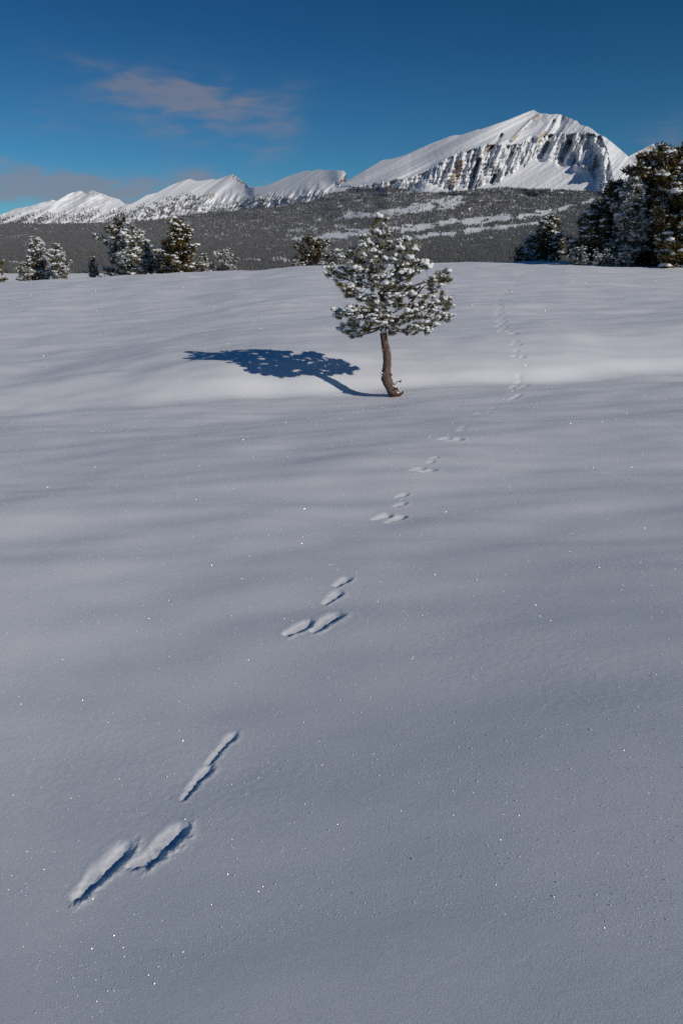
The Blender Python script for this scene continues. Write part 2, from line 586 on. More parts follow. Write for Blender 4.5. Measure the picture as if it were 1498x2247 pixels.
def mat_mountain(name, sc=1.0, brown=0.5):
    m, k, b = new_mat(name)
    tc = k.n('ShaderNodeTexCoord')
    v = tc.outputs['Object']
    at = k.n('ShaderNodeAttribute', attribute_name='rock')
    ab = k.n('ShaderNodeAttribute', attribute_name='brown')
    geo = k.n('ShaderNodeNewGeometry')
    sep = k.n('ShaderNodeSeparateXYZ')
    m.node_tree.links.new(geo.outputs['Normal'], sep.inputs[0])
    n1 = k.noise(v, 0.035 * sc, 6, 0.65)
    n2 = k.noise(v, 0.075 * sc, 4, 0.58)
    mp = k.n('ShaderNodeMapping')
    mp.inputs['Scale'].default_value = (1.7, 1.0, 1.0)
    mp.inputs['Rotation'].default_value = (0.0, R(-18), 0)
    m.node_tree.links.new(v, mp.inputs[0])
    strat = k.noise(mp.outputs[0], 0.03 * sc, 5, 0.6)
    nn = k.math('ADD', k.math('MULTIPLY', n1, 0.4), k.math('MULTIPLY', n2, 0.35))
    nn = k.math('ADD', nn, k.math('MULTIPLY', strat, 0.40))
    steep = k.ramp(sep.outputs[2], 0.66, 0.30, -0.35, 1.0)
    f = k.math('ADD', k.math('MULTIPLY', at.outputs['Fac'], 0.6), k.math('MULTIPLY', steep, 0.27))
    f = k.math('MULTIPLY', f, k.math('GREATER_THAN', at.outputs['Fac'], 0.02))
    f = k.math('ADD', f, k.math('MULTIPLY', k.math('SUBTRACT', nn, 0.60), 2.9))
    f = k.ramp(f, 0.42, 0.62)
    f = k.math('MULTIPLY', f, k.ramp(at.outputs['Fac'], 0.03, 0.15))
    rock = k.mix(n2, (0.34, 0.34, 0.345, 1), (0.52, 0.50, 0.47, 1))
    rock = k.mix(k.math('MULTIPLY', ab.outputs['Fac'], 0.9), rock, (0.50, 0.33, 0.20, 1))
    snow = k.mix(n1, (0.80, 0.815, 0.84, 1), (0.87, 0.87, 0.88, 1))
    col = k.mix(f, snow, rock)
    k.put(b.inputs['Base Color'], col)
    b.inputs['Roughness'].default_value = 0.8
    b.inputs['Specular IOR Level'].default_value = 0.15
    nb = k.bump(n2, 0.7, k.math('MULTIPLY_ADD', at.outputs['Fac'], 4.5 / sc, 1.2 / sc))
    m.node_tree.links.new(nb, b.inputs['Normal'])
    return m


def mat_leaf(name, c1, c2, frost, frostcol=(0.72, 0.73, 0.74, 1), nscale=1.0, upw=0.25):
    m, k, b = new_mat(name)
    tc = k.n('ShaderNodeTexCoord')
    v = tc.outputs['Object']
    oi = k.n('ShaderNodeObjectInfo')
    n1 = k.noise(v, nscale, 3)
    n2 = k.noise(v, nscale * 6, 3)
    at = k.n('ShaderNodeAttribute', attribute_name='tone')
    base = k.mix(at.outputs['Fac'], c1, c2)
    geo = k.n('ShaderNodeNewGeometry')
    sep = k.n('ShaderNodeSeparateXYZ')
    m.node_tree.links.new(geo.outputs['Normal'], sep.inputs[0])
    up = k.math('ABSOLUTE', sep.outputs[2])
    af = k.n('ShaderNodeAttribute', attribute_name='frost')
    f = k.math('ADD', k.math('MULTIPLY', n1, 0.6), k.math('MULTIPLY', n2, 0.4))
    f = k.math('ADD', f, k.math('MULTIPLY', af.outputs['Fac'], 0.6))
    f = k.math('ADD', f, k.math('MULTIPLY', up, upw))
    f = k.ramp(f, 1.25 - frost, 1.45 - frost)
    col = k.mix(f, base, frostcol)
    k.put(b.inputs['Base Color'], col)
    b.inputs['Roughness'].default_value = 0.7
    b.inputs['Specular IOR Level'].default_value = 0.2
    return m


def mat_bark(name, c1, c2, scale):
    m, k, b = new_mat(name)
    tc = k.n('ShaderNodeTexCoord')
    mp = k.n('ShaderNodeMapping')
    mp.inputs['Scale'].default_value = (1, 1, 0.45)
    m.node_tree.links.new(tc.outputs['Object'], mp.inputs[0])
    n = k.noise(mp.outputs[0], scale, 6, 0.7, 0.4)
    vo = k.n('ShaderNodeTexVoronoi', feature='DISTANCE_TO_EDGE')
    m.node_tree.links.new(mp.outputs[0], vo.inputs['Vector'])
    vo.inputs['Scale'].default_value = scale * 1.6
    crack = k.ramp(vo.outputs['Distance'], 0.0, 0.12)
    col = k.mix(k.ramp(n, 0.35, 0.65), c1, c2)
    k.put(b.inputs['Base Color'], k.mix(crack, k.mix(0.5, c1, (0.03, 0.02, 0.015, 1)), col))
    b.inputs['Roughness'].default_value = 0.9
    nb = k.bump(crack, 0.7, 0.004)
    nb = k.bump(n, 0.8, 0.006, nb)
    m.node_tree.links.new(nb, b.inputs['Normal'])
    return m


def mat_tree_snow():
    m, k, b = new_mat('clinging_snow')
    tc = k.n('ShaderNodeTexCoord')
    v = tc.outputs['Object']
    n = k.noise(v, 60.0, 4, 0.6)
    b.inputs['Base Color'].default_value = (0.80, 0.80, 0.80, 1)
    b.inputs['Roughness'].default_value = 0.7
    b.inputs['Specular IOR Level'].default_value = 0.2
    m.node_tree.links.new(k.bump(n, 0.7, 0.006), b.inputs['Normal'])
    return m


M_SNOW = mat_snow()
M_CRYSTAL = mat_crystal()
M_MTN = mat_mountain('snowy_limestone')
M_TSNOW = mat_tree_snow()

field = build_field(M_SNOW)


# ------------------------------------------------------------------ frost crystals that glint
def build_crystals():
    n = 300000
    a = rng.uniform(-R(34), R(34), n)
    r = np.exp(rng.uniform(math.log(0.9), math.log(30), n))
    x = np.sin(a) * r; y = np.cos(a) * r
    z = add_mound(x, y, h_field(x, y))
    z, pid = carve(x, y, z)
    keep = pid < 0
    x, y, z, r = x[keep], y[keep], z[keep], r[keep]
    n = len(x)
    size = (0.0006 + 0.00022 * r) * np.exp(rng.normal(0, 0.45, n))
    # random plate orientation in the upper hemisphere, sun-facing plates alone kept so that none look dark
    nz = rng.uniform(0.05, 1.0, n); ph = rng.uniform(0, 2 * np.pi, n)
    s = np.sqrt(1 - nz ** 2)
    N = np.stack([s * np.cos(ph), s * np.sin(ph), nz], -1)
    ok = N @ np.array(S) > 0.25
    N, x, y, z, r, size = N[ok], x[ok], y[ok], z[ok], r[ok], size[ok]
    n = len(x)
    T = np.cross(N, rng.normal(size=(n, 3)))
    T /= np.linalg.norm(T, axis=1)[:, None]
    B = np.cross(N, T)
    P = np.stack([x, y, z + 0.25 * size], -1)
    a0 = rng.uniform(0, 6.28, n)
    vs = []
    for k in range(3):
        aa = a0 + k * 2 * np.pi / 3
        vs.append(P + size[:, None] * 0.6 * (np.cos(aa)[:, None] * T + np.sin(aa)[:, None] * B))
    co = np.stack(vs, 1).reshape(-1, 3)
    me = mesh_np('frost_crystals', co, np.arange(3 * n).reshape(-1, 3), smooth=False)
    o = link('frost_crystals', me, M_CRYSTAL)
    tag(o, 'tiny frost crystals glinting all over the snow surface', 'frost', None, 'stuff')


build_crystals()

# ------------------------------------------------------------------ valley and mountains
Rtab = poly([(300, 3200), (400, 3050), (430, 2850), (450, 2650), (470, 2430), (490, 2200), (510, 1950), (530, 1680), (545, 1450),
             (560, 1250), (570, 1130), (585, 1000), (610, 800), (650, 480), (720, 250)])
Kx = poly([(-1200, 1.9), (0, 1.75), (300, 1.6), (700, 1.2), (850, 1.0), (2400, 1.0)])


def valley_r(px, py):
    n = 1 + 0.02 * fbm(px * 0.01, py * 0.03, 90, 3)
    return Rtab(py) * (1 + (Kx(px) - 1) * sstep(560, 480, py)) * n


top_valley = poly([(-1200, 500), (0, 492), (150, 492), (283, 488), (330, 485), (430, 470), (560, 459), (640, 453), (700, 436), (740, 418),
                   (765, 412), (850, 412), (950, 425), (1100, 412), (1290, 420), (1400, 430), (2400, 440)])


def build_valley():
    pxs = np.arange(-1200, 2400, 6.0)
    v = np.linspace(0, 1, 120)
    PX, V = np.meshgrid(pxs, v)
    PY = 720 + (top_valley(PX) - 720) * V
    dx, dy, dz = pix_dir(PX, PY)
    r = valley_r(PX, PY)
    x, y, z = dx * r, dy * r, CAMZ + dz * r
    r0 = 150.0
    # floor strip that runs back towards the field, well under its far slope
    xs, ys = dx[0] * r0, dy[0] * r0
    x = np.vstack([xs, x]); y = np.vstack([ys, y]); z = np.vstack([np.full(len(pxs), -30.0), z])
    # behind
    x = np.vstack([x, dx[-1] * (r[-1] + 600)]); y = np.vstack([y, dy[-1] * (r[-1] + 600)]); z = np.vstack([z, z[-1] - 60])
    nr, nc = x.shape
    me = mesh_np('valley_floor', np.stack([x, y, z], -1).reshape(-1, 3), grid_faces(nr, nc),
                 attrs={'rock': np.zeros(nr * nc), 'brown': np.zeros(nr * nc)})
    o = link('valley_floor', me, M_MTN)
    tag(o, 'snow covered floor and lower slopes of the wide wooded valley', 'valley', None, 'structure')


build_valley()


def build_far_ground():
    """snow plain all round, far below, so that the land reaches the horizon on every side"""
    a = np.linspace(0, 2 * np.pi, 97)[:-1]
    rr = np.array([120, 400, 1500, 5000, 16000, 40000])
    A, RR = np.meshgrid(a, rr)
    z = np.array([-34, -45, -60, -75, -90, -120])[:, None] + 0 * A
    co = np.stack([np.sin(A) * RR, np.cos(A) * RR, z], -1).reshape(-1, 3)
    me = mesh_np('lowland', co, grid_faces(len(rr), len(a), wrap=True)[:, ::-1],
                 attrs={'rock': np.zeros(len(co)), 'brown': np.zeros(len(co))})
    o = link('lowland', me, M_MTN)
    tag(o, 'snow covered lowland stretching to the horizon round the plateau', 'ground', None, 'structure')


build_far_ground()


def seg_mask(px, py, pts, w):
    """closeness to a polyline in the (px,py) plane: 1 on it, 0 beyond w (w may be one value per segment point)"""
    best = np.zeros(np.broadcast(px, py).shape)
    for i in range(len(pts) - 1):
        (x0, y0), (x1, y1) = pts[i][:2], pts[i + 1][:2]
        w0 = pts[i][2] if len(pts[i]) > 2 else w
        w1 = pts[i + 1][2] if len(pts[i + 1]) > 2 else w
        vx, vy = x1 - x0, y1 - y0
        t = np.clip(((px - x0) * vx + (py - y0) * vy) / (vx * vx + vy * vy), 0, 1)
        d = np.hypot(px - x0 - t * vx, py - y0 - t * vy) / (w0 + t * (w1 - w0))
        best = np.maximum(best, 1 - np.clip(d, 0, 1))
    return best


def blur_cols(a, sig):
    n = int(sig * 3)
    k = np.exp(-0.5 * (np.arange(-n, n + 1) / sig) ** 2)
    k /= k.sum()
    p = np.pad(a, ((0, 0), (n, n)), mode='edge')
    return np.stack([np.convolve(row, k, mode='valid') for row in p])


def mountain(name, label, ridge, base, px0, px1, step, rows, slope_dr, relief, rockf, rscale=1.0, rbase=None, back=900):
    """rows climb from the foot to the ridge; slope_dr gives metres of run per photo row, relief pushes the face in or out"""
    pxs = np.arange(px0, px1, step)
    v = np.linspace(0, 1, rows)
    PX, V = np.meshgrid(pxs, v)
    yb = base(PX); yr = ridge(PX) + 0.6 * pnoise(PX * 0.16, 0 * PX, 3) + 0.35 * pnoise(PX * 0.5, 0 * PX, 8)
    yr = np.minimum(yr, yb - 2)
    PY = yb + (yr - yb) * V
    yg = np.arange(yb.max() + 2, yr.min() - 3, -1.0)
    GX, GY = np.meshgrid(pxs, yg)
    G = blur_cols(np.cumsum(slope_dr(GX, GY), axis=0), 26.0 / step)
    fi = np.clip(yg[0] - PY, 0, len(yg) - 1.001)
    i0 = fi.astype(int); jj = np.broadcast_to(np.arange(len(pxs))[None, :], PX.shape)
    G = G[i0, jj] * (1 - (fi - i0)) + G[i0 + 1, jj] * (fi - i0)
    rb = rbase(PX[:1], PY[:1])
    r = rb + (G - G[:1] * 0.5) * rscale
    r = r + relief(PX, PY, V) * rscale
    rock, brown = rockf(PX, PY, V)
    dx, dy, dz = pix_dir(PX, PY)
    x, y, z = dx * r, dy * r, CAMZ + dz * r
    # the far side falls away behind the ridge
    bx, by, bz, bro, bbr = [x], [y], [z], [rock], [brown]
    # foot runs on below
    bx.insert(0, (dx[:1] * (r[:1] - 60))); by.insert(0, dy[:1] * (r[:1] - 60)); bz.insert(0, z[:1] - 90)
    bro.insert(0, rock[:1] * 0); bbr.insert(0, rock[:1] * 0)
    for q in (0.04, 0.12, 0.3, 0.6, 1.0):
        rq = r[-1:] + back * q
        bx.append(dx[-1:] * rq); by.append(dy[-1:] * rq)
        bz.append(z[-1:] * (1 - q * 0.95) - back * 0.02 * q)
        bro.append(rock[-1:] * 0); bbr.append(rock[-1:] * 0)
    x = np.vstack(bx); y = np.vstack(by); z = np.vstack(bz)
    nr, nc = x.shape
    me = mesh_np(name, np.stack([x, y, z], -1).reshape(-1, 3), grid_faces(nr, nc),
                 attrs={'rock': np.vstack(bro), 'brown': np.vstack(bbr)})
    o = link(name, me, M_MTN)
    tag(o, label, 'mountain', None, 'structure')
    return dict(px=PX, py=PY, r=r, rock=rock)


# --- the great peak on the right
ridgeA = poly([(690, 440), (716, 428), (740, 412), (765, 395), (790, 380), (836, 353), (843, 350), (859, 349), (887, 341), (942, 316), (990, 298),
               (998, 296), (1008, 297), (1049, 283), (1053, 284), (1114, 263), (1150, 248), (1170, 241), (1178, 246), (1184, 249), (1197, 249), (1206, 251),
               (1222, 250), (1238, 254), (1255, 262), (1266, 266), (1272, 274), (1290, 278), (1302, 286), (1310, 293), (1327, 301), (1340, 311),
               (1352, 321), (1373, 339), (1393, 362), (1420, 390), (1470, 425), (1540, 450)])
baseA = poly([(690, 447), (740, 437), (800, 436), (900, 462), (1000, 462), (1100, 447), (1200, 447), (1300, 452), (1400, 455), (1540, 458)])
cliff_up = poly([(690, 412), (765, 409), (800, 404), (850, 398), (905, 386), (935, 374), (960, 358), (1000, 338), (1030, 325), (1060, 318), (1085, 314), (1100, 318), (1140, 312),
                 (1165, 304), (1185, 296), (1220, 290), (1250, 292), (1275, 292), (1300, 291), (1318, 300), (1332, 330), (1345, 400)])
cliff_lo = poly([(690, 414), (765, 414), (800, 420), (860, 424), (900, 420), (930, 398), (950, 400), (970, 415), (985, 421), (1010, 408), (1022, 414), (1038, 421), (1055, 408),
                 (1080, 406), (1095, 398), (1115, 384), (1140, 372), (1165, 352), (1200, 352), (1235, 360), (1265, 366), (1290, 374), (1305, 402), (1325, 424), (1345, 404)])


def cliffA(px, py):
    jag = 4 * pnoise(px * 0.09, py * 0.05, 301) + 3 * pnoise(px * 0.22, py * 0.1, 302)
    up = cliff_up(px) + jag
    lo = cliff_lo(px) + jag * 1.3
    m = sstep(0, 5, py - up) * sstep(0, 5, lo - py)
    return m * sstep(760, 780, px) * (1 - sstep(1330, 1345, px))


def dropA(px):
    return sstep(1318, 1345, px)


def slopeA(px, py):
    c = cliffA(px, py)
    up = py < cliff_up(px)
    s = np.where(up, 4.0, 3.5)
    return s * (1 - c) + 1.9 * c


def reliefA(px, py, v):
    c = cliffA(px, py)
    csoft = c
    up = sstep(6, -6, py - cliff_up(px))
    low = sstep(-4, 6, py - cliff_lo(px))
    d = 0
    # flutes in the cliff, leaning slightly
    u = px + 0.35 * (py - 340)
    wide = ridged(u * 0.024, py * 0.008 + 3, 401, 2)
    fine = ridged(u * 0.085, py * 0.014, 405, 3)
    fine2 = fbm(u * 0.30, py * 0.09, 409, 3)
    d = d - c * (62 * (wide - 0.9) + 24 * (fine - 1.0) + 7 * fine2)
    # ledges in the lower left of the wall
    led = pnoise(px * 0.012, (py + 0.12 * px) * 0.16, 411)
    d = d - c * 13 * led * (0.4 + 0.6 * sstep(1130, 1050, px)) - c * 9 * fbm(px * 0.07, py * 0.10, 413, 3)
    # talus: streaks running down to the left
    w = px * 0.75 + (py - 400) * 1.15
    t1 = ridged(w * 0.024, (py - 0.5 * px) * 0.0035, 421, 2)
    t2 = pnoise(w * 0.11, (py - 0.5 * px) * 0.006, 423)
    d = d - low * (7 * t1 + 3.0 * t2 + 1.5 * fbm(px * 0.1, py * 0.1, 425, 3))
    # upper snow slopes: long streaks parallel to the skyline
    q = py + 0.50 * px
    s1 = pnoise(q * 0.035, (px - 0.5 * py) * 0.004, 431)
    s2 = pnoise(q * 0.13, (px - 0.5 * py) * 0.007, 433)
    leftpart = 1 - sstep(1150, 1200, px)
    d = d - up * leftpart * (36 * s1 + 5.0 * s2 + 1.0 * fbm(px * 0.08, py * 0.12, 437, 3))
    # steeper gullies under the summit and the rounded right shoulder
    g1 = ridged((px * 0.8 + (py - 250) * 0.62) * 0.045, py * 0.01, 441, 2)
    d = d - up * (1 - leftpart) * (9 * (g1 - 0.8) + 5 * fbm(px * 0.05, py * 0.05, 445, 3))
    # the brown rib below the summit
    d = d - 20 * seg_mask(px, py, [(1122, 309, 6), (1135, 293, 5), (1150, 277, 5), (1166, 262, 4), (1182, 252, 3)], 5) * (px > 0)
    # deep gully right of it
    for pts, amp in ((([(1235, 262, 14), (1222, 285, 12), (1205, 300, 9)]), 32),
                     (([(1100, 296, 5), (1080, 322, 6), (1062, 338, 7)]), 26),
                     (([(1215, 265, 5), (1200, 288, 6), (1192, 300, 6)]), 20),
                     (([(1168, 308, 12), (1150, 322, 12)]), 22),
                     (([(1206, 318, 12), (1186, 345, 15)]), 34),
                     (([(1250, 315, 12), (1232, 355, 17)]), 40),
                     (([(1050, 350, 7), (1040, 380, 8), (1030, 415, 9)]), 26),
                     (([(1085, 385, 5), (1078, 402, 6)]), 24),
                     (([(1122, 335, 8), (1112, 360, 8)]), 20)):
        m = seg_mask(px, py, pts, 8)
        d = d + 2.3 * amp * m * m * (3 - 2 * m)
    # the big buttress on the right, sharp towards the bowl, broad towards the right
    cx = np.interp(py, [285, 300, 340, 380, 410, 440], [1285, 1300, 1322, 1330, 1326, 1318])
    cx = cx + 3 * pnoise(py * 0.06, 0 * py, 451) + 2 * pnoise(py * 0.2, 0 * py, 452)
    e = px - cx
    amp = 125 * sstep(275, 330, py) * (1 - 0.55 * sstep(415, 450, py))
    butt = np.where(e < 0, np.exp(-(e / 11.0) ** 2), np.exp(-(e / 120.0) ** 2))
    d = d - amp * butt
    cx2 = np.interp(py, [285, 300, 340, 375], [1288, 1284, 1268, 1262])
    e2 = px - cx2 - 3 * pnoise(py * 0.08, 0 * py, 461)
    d = d - 75 * sstep(285, 310, py) * (1 - sstep(360, 380, py)) * np.where(e2 < 0, np.exp(-(e2 / 6.0) ** 2), np.exp(-(e2 / 22.0) ** 2))
    # small rock step on the left with its own shade
    hump = np.exp(-((px - 930) / 26.0) ** 2 - ((py - 400) / 16.0) ** 2)
    d = d - 45 * hump
    return d


def rockA(px, py, v):
    c = cliffA(px, py)
    rock = c * (0.46 - 0.16 * sstep(1110, 1180, px))
    rock = np.maximum(rock, 0.9 * seg_mask(px, py, [(1122, 309, 3.4), (1135, 293, 3.4), (1150, 277, 3.2), (1166, 262, 2.8), (1182, 252, 2)], 4) ** 0.5)
    rock = np.maximum(rock, 0.75 * seg_mask(px, py, [(1062, 328, 6), (1090, 312, 5), (1105, 300, 4)], 5) ** 0.5)
    rock = np.maximum(rock, 0.8 * seg_mask(px, py, [(1172, 318, 6), (1190, 298, 5), (1196, 290, 3)], 4) ** 0.5)
    rock = np.maximum(rock, 0.75 * np.exp(-((px - 932) / 24.0) ** 2 - ((py - 401) / 10.0) ** 2))
    rock = np.maximum(rock, 0.6 * np.exp(-((px - 1322) / 10.0) ** 2 - ((py - 383) / 16.0) ** 2))
    rock = np.maximum(rock, 0.42 * seg_mask(px, py, [(1170, 402, 5), (1195, 402, 6), (1222, 392, 6)], 6))
    brown = np.exp(-((px - (1003 - (py - 375) * 0.32)) / 9.0) ** 2) * sstep(345, 358, py) * (1 - sstep(405, 420, py)) * 1.2
    brown = np.maximum(brown, seg_mask(px, py, [(1122, 309), (1182, 252)], 7))
    brown = np.maximum(brown, 0.8 * seg_mask(px, py, [(1175, 312), (1195, 292)], 10))
    brown = np.maximum(brown, 0.6 * seg_mask(px, py, [(1040, 345), (1105, 305)], 12))
    rock = np.maximum(rock, 0.95 * (brown > 0.45) * (px < 1030) * c)
    rock = np.maximum(rock, 1.15 * np.clip(brown, 0, 1) * (brown > 0.35))
    brown = np.clip(brown + 0.5 * fbm(px * 0.03, py * 0.03, 471, 3) * c * (px < 1100), 0, 1)
    return rock, brown


gA = mountain('great_peak', 'broad snowy peak with a fluted grey rock wall and a long left ridge', ridgeA, baseA, 690, 1540, 1.15, 300, slopeA, reliefA, rockA,
              1.0, lambda px, py: 2870 + 480 * sstep(1020, 600, px))

# --- the middle range
ridgeB = poly([(230, 500), (262, 470), (283, 450), (298, 443), (323, 428), (344, 423), (371, 408), (397, 398), (408, 394), (419, 393), (430, 397), (445, 396), (467, 393), (475, 394),
               (485, 391), (498, 386), (511, 382), (518, 387), (529, 396), (540, 404), (549, 412), (562, 410), (580, 408), (600, 401), (617, 393), (640, 384), (665, 376), (678, 374), (685, 376),
               (695, 372), (702, 371), (712, 374), (727, 373), (745, 374), (755, 375), (758, 380), (761, 389), (762, 402), (763, 420), (775, 436), (840, 450)])
baseB = poly([(230, 512), (300, 512), (340, 508), (397, 498), (433, 492), (544, 477), (635, 470), (700, 455), (740, 448), (840, 456)])


def cliffB(px, py):
    j = 4 * pnoise(px * 0.1, py * 0.06, 501) + 2 * pnoise(px * 0.3, py * 0.2, 502)
    m = 0
    for pts, w in (([(420, 440), (440, 433), (470, 426)], 11), ([(540, 440), (570, 437), (600, 440)], 6),
                   ([(595, 428), (612, 432), (640, 440), (665, 444)], 9), ([(660, 432), (690, 428), (720, 424)], 8),
                   ([(745, 400), (756, 396), (760, 385)], 10), ([(511, 384), (522, 392), (545, 408)], 7), ([(350, 440), (375, 430)], 5),
                   ([(400, 452), (430, 455)], 6), ([(560, 452), (580, 446)], 6)):
        m = np.maximum(m, seg_mask(px, py + j, pts, w))
    return m


def reliefB(px, py, v):
    q = py + 0.62 * px
    d = -14 * pnoise(q * 0.045, (px - 0.6 * py) * 0.006, 511) - 5 * pnoise(q * 0.17, (px - 0.6 * py) * 0.012, 513)
    d = d * sstep(0.25, 0.6, v)
    # gullies on the lower face
    u = px + 0.6 * (py - 430)
    lowm = 1 - sstep(0.45, 0.75, v)
    d = d - lowm * (24 * ridged(u * 0.03, py * 0.012, 521, 2) + 10 * ridged(u * 0.1, py * 0.03, 523, 2))
    d = d - cliffB(px, py) * (18 * ridged(u * 0.16, py * 0.03, 531, 2) - 8)
    d = d - 70 * np.where(px < 752, np.exp(-((px - 752) / 26.0) ** 2), 1) * sstep(0.4, 0.8, v) * (px > 690)
    # two ridges: the left one passes behind the right one
    d = d + 60 * sstep(560, 535, px) - 30 * np.exp(-((px - (512 - (py - 382) * 1.0)) / 14.0) ** 2)
    return d


def rockB(px, py, v):
    c = cliffB(px, py)
    rock = 0.85 * c ** 0.6
    brown = 0.8 * seg_mask(px, py, [(750, 400), (760, 384)], 12) + 0.8 * seg_mask(px, py, [(511, 384), (548, 410)], 6)
    return 1.5 * rock * (c > 0), np.clip(brown, 0, 1)


gB = mountain('middle_ridge', 'twin crested snowy ridge left of the great peak', ridgeB, baseB, 230, 840, 1.15, 180, lambda px, py: 5.6 * (1 - 0.6 * cliffB(px, py)),
              reliefB, rockB, 1.0, lambda px, py: 4350 - 850 * sstep(430, 800, px), back=1200)

# --- far range on the left
ridgeC = poly([(-500, 500), (-200, 486), (0, 472), (13, 467), (33, 458), (67, 452), (80, 448), (97, 443), (107, 442), (115, 438), (125, 441), (132, 437), (152, 425), (158, 423), (165, 422), (174, 418),
               (180, 419), (185, 423), (190, 425), (194, 424), (198, 419), (202, 417), (208, 419), (214, 422), (220, 424), (230, 427), (236, 430), (264, 438), (272, 446), (277, 448), (294, 447), (305, 440), (320, 430), (345, 425), (360, 440), (420, 470)])
baseC = poly([(-500, 512), (0, 508), (100, 505), (200, 510), (300, 512), (420, 505)])


def reliefC(px, py, v):
    q = py + 0.5 * px
    d = -30 * pnoise(q * 0.05, (px - 0.5 * py) * 0.008, 611) - 12 * pnoise(q * 0.16, (px - 0.5 * py) * 0.02, 613)
    cx = 152 - (py - 420) * 1.2
    e = px - cx
    d = d - 60 * np.where(e > 0, np.exp(-(e / 8.0) ** 2), np.exp(-(e / 40.0) ** 2)) * sstep(0.3, 0.9, v)
    cx = 205 - (py - 420) * 0.9
    e = px - cx
    d = d - 50 * np.where(e < 0, np.exp(-(e / 10.0) ** 2), np.exp(-(e / 45.0) ** 2)) * sstep(0.3, 0.9, v)
    return d - 14 * fbm(px * 0.05, py * 0.09, 615, 3)


def rockC(px, py, v):
    c = seg_mask(px, py + 2 * pnoise(px * 0.2, py * 0.2, 621), [(195, 426), (214, 425), (232, 431)], 5)
    c = np.maximum(c, 0.6 * seg_mask(px, py, [(285, 458), (300, 452)], 6))
    return 1.3 * c, 0.3 * c


gC = mountain('far_left_range', 'distant jagged snowy range at the left edge under low cloud', ridgeC, baseC, -500, 420, 1.5, 120, lambda px, py: 8.0 + 0 * px,
              reliefC, rockC, 1.0, lambda px, py: 5600 + 0 * px, back=1800)

# --- far summit behind the right shoulder
ridgeD = poly([(1340, 400), (1366, 350), (1380, 342), (1395, 334), (1413, 325), (1420, 321), (1431, 315), (1435, 318), (1438, 327), (1446, 334), (1458, 345), (1469, 352), (1485, 355), (1498, 360), (1520, 364), (1600, 380), (1750, 400), (2100, 440)])
baseD = poly([(1340, 440), (2100, 460)])


def rockD(px, py, v):
    c = seg_mask(px, py, [(1412, 328, 4), (1428, 322, 6), (1436, 330, 6), (1430, 338, 4)], 5)
    return 1.3 * c ** 0.5 * (c > 0), 0.7 * c


gD = mountain('far_right_summit', 'small pointed rocky summit far behind the right shoulder of the great peak', ridgeD, baseD, 1340, 2100, 1.8, 90, lambda px, py: 6.0 + 0 * px,
              lambda px, py, v: -25 * ridged((px + (py - 350)) * 0.02, py * 0.02, 701, 2), rockD, 1.0, lambda px, py: 4300 + 0 * px, back=900)


# ------------------------------------------------------------------ far-off wood
M_FAR = mat_leaf('far_conifer', (0.100, 0.101, 0.104, 1), (0.150, 0.150, 0.150, 1), 0.30, (0.34, 0.35, 0.38, 1), 0.35, 0.2)  # lightened base and bluish frost stand in for distance haze


def far_tree_mesh(name, seed, h=1.0, w=0.2, tiers=4):
    rg = np.random.default_rng(seed)
    co, fa, tone, frost = [], [], [], []
    for t in range(tiers):
        z0 = h * (0.06 + 0.80 * t / tiers)
        z1 = h * min(1.0, 0.06 + 0.80 * t / tiers + 0.42)
        rad = w * (1 - 0.8 * t / tiers)
        n = 7
        b = len(co)
        a0 = rg.uniform(0, 6.28)
        for k in range(n):
            a = a0 + k * 2 * math.pi / n
            rr = rad * rg.uniform(0.6, 1.25)
            co.append((rr * math.cos(a), rr * math.sin(a), z0 + rg.uniform(-0.05, 0.05) * h))
            tone.append(rg.uniform(0, 1)); frost.append(rg.uniform(0.0, 1.0))
        co.append((rg.uniform(-.02, .02), rg.uniform(-.02, .02), z1))
        tone.append(rg.uniform(0, 1)); frost.append(rg.uniform(0.0, 0.9))
        for k in range(n):
            fa.append((b + k, b + (k + 1) % n, b + n))
    me = mesh_np(name, np.array(co), np.array(fa), smooth=False, attrs={'tone': tone, 'frost': frost})
    me.materials.append(M_FAR)
    return me


clear_strips = [
    ([(640, 526, 3), (700, 524, 6), (765, 514, 9), (830, 508, 8), (892, 503, 8), (940, 497, 6), (993, 487, 5), (1040, 487, 7), (1094, 479, 6), (1150, 474, 5), (1195, 468, 4), (1246, 455, 3), (1300, 438, 3)], 1),
    ([(870, 528, 3), (917, 522, 4), (980, 514, 4), (1044, 505, 4), (1119, 498, 3), (1170, 491, 2.5), (1200, 486, 2)], 1),
    ([(730, 484, 2), (770, 473, 4), (830, 470, 5), (880, 464, 7), (930, 455, 9), (985, 446, 11), (1010, 438, 8)], .95),
    ([(740, 500, 3), (760, 498, 4)], .8), ([(640, 508, 4), (690, 503, 4)], .7), ([(10, 577, 5), (45, 578, 4)], 1), ([(600, 572, 5), (640, 571, 4)], .9),
    ([(470, 518, 3), (500, 516, 2)], .7), ([(550, 560, 2.5), (575, 559, 2)], .8), ([(585, 549, 3), (592, 548, 3)], .8), ([(540, 573, 3), (575, 572, 3)], .9),
    ([(160, 560, 2), (185, 558, 2)], .7), ([(20, 523, 4), (50, 519, 3)], .6), ([(530, 516, 2), (545, 515, 2)], .8)]


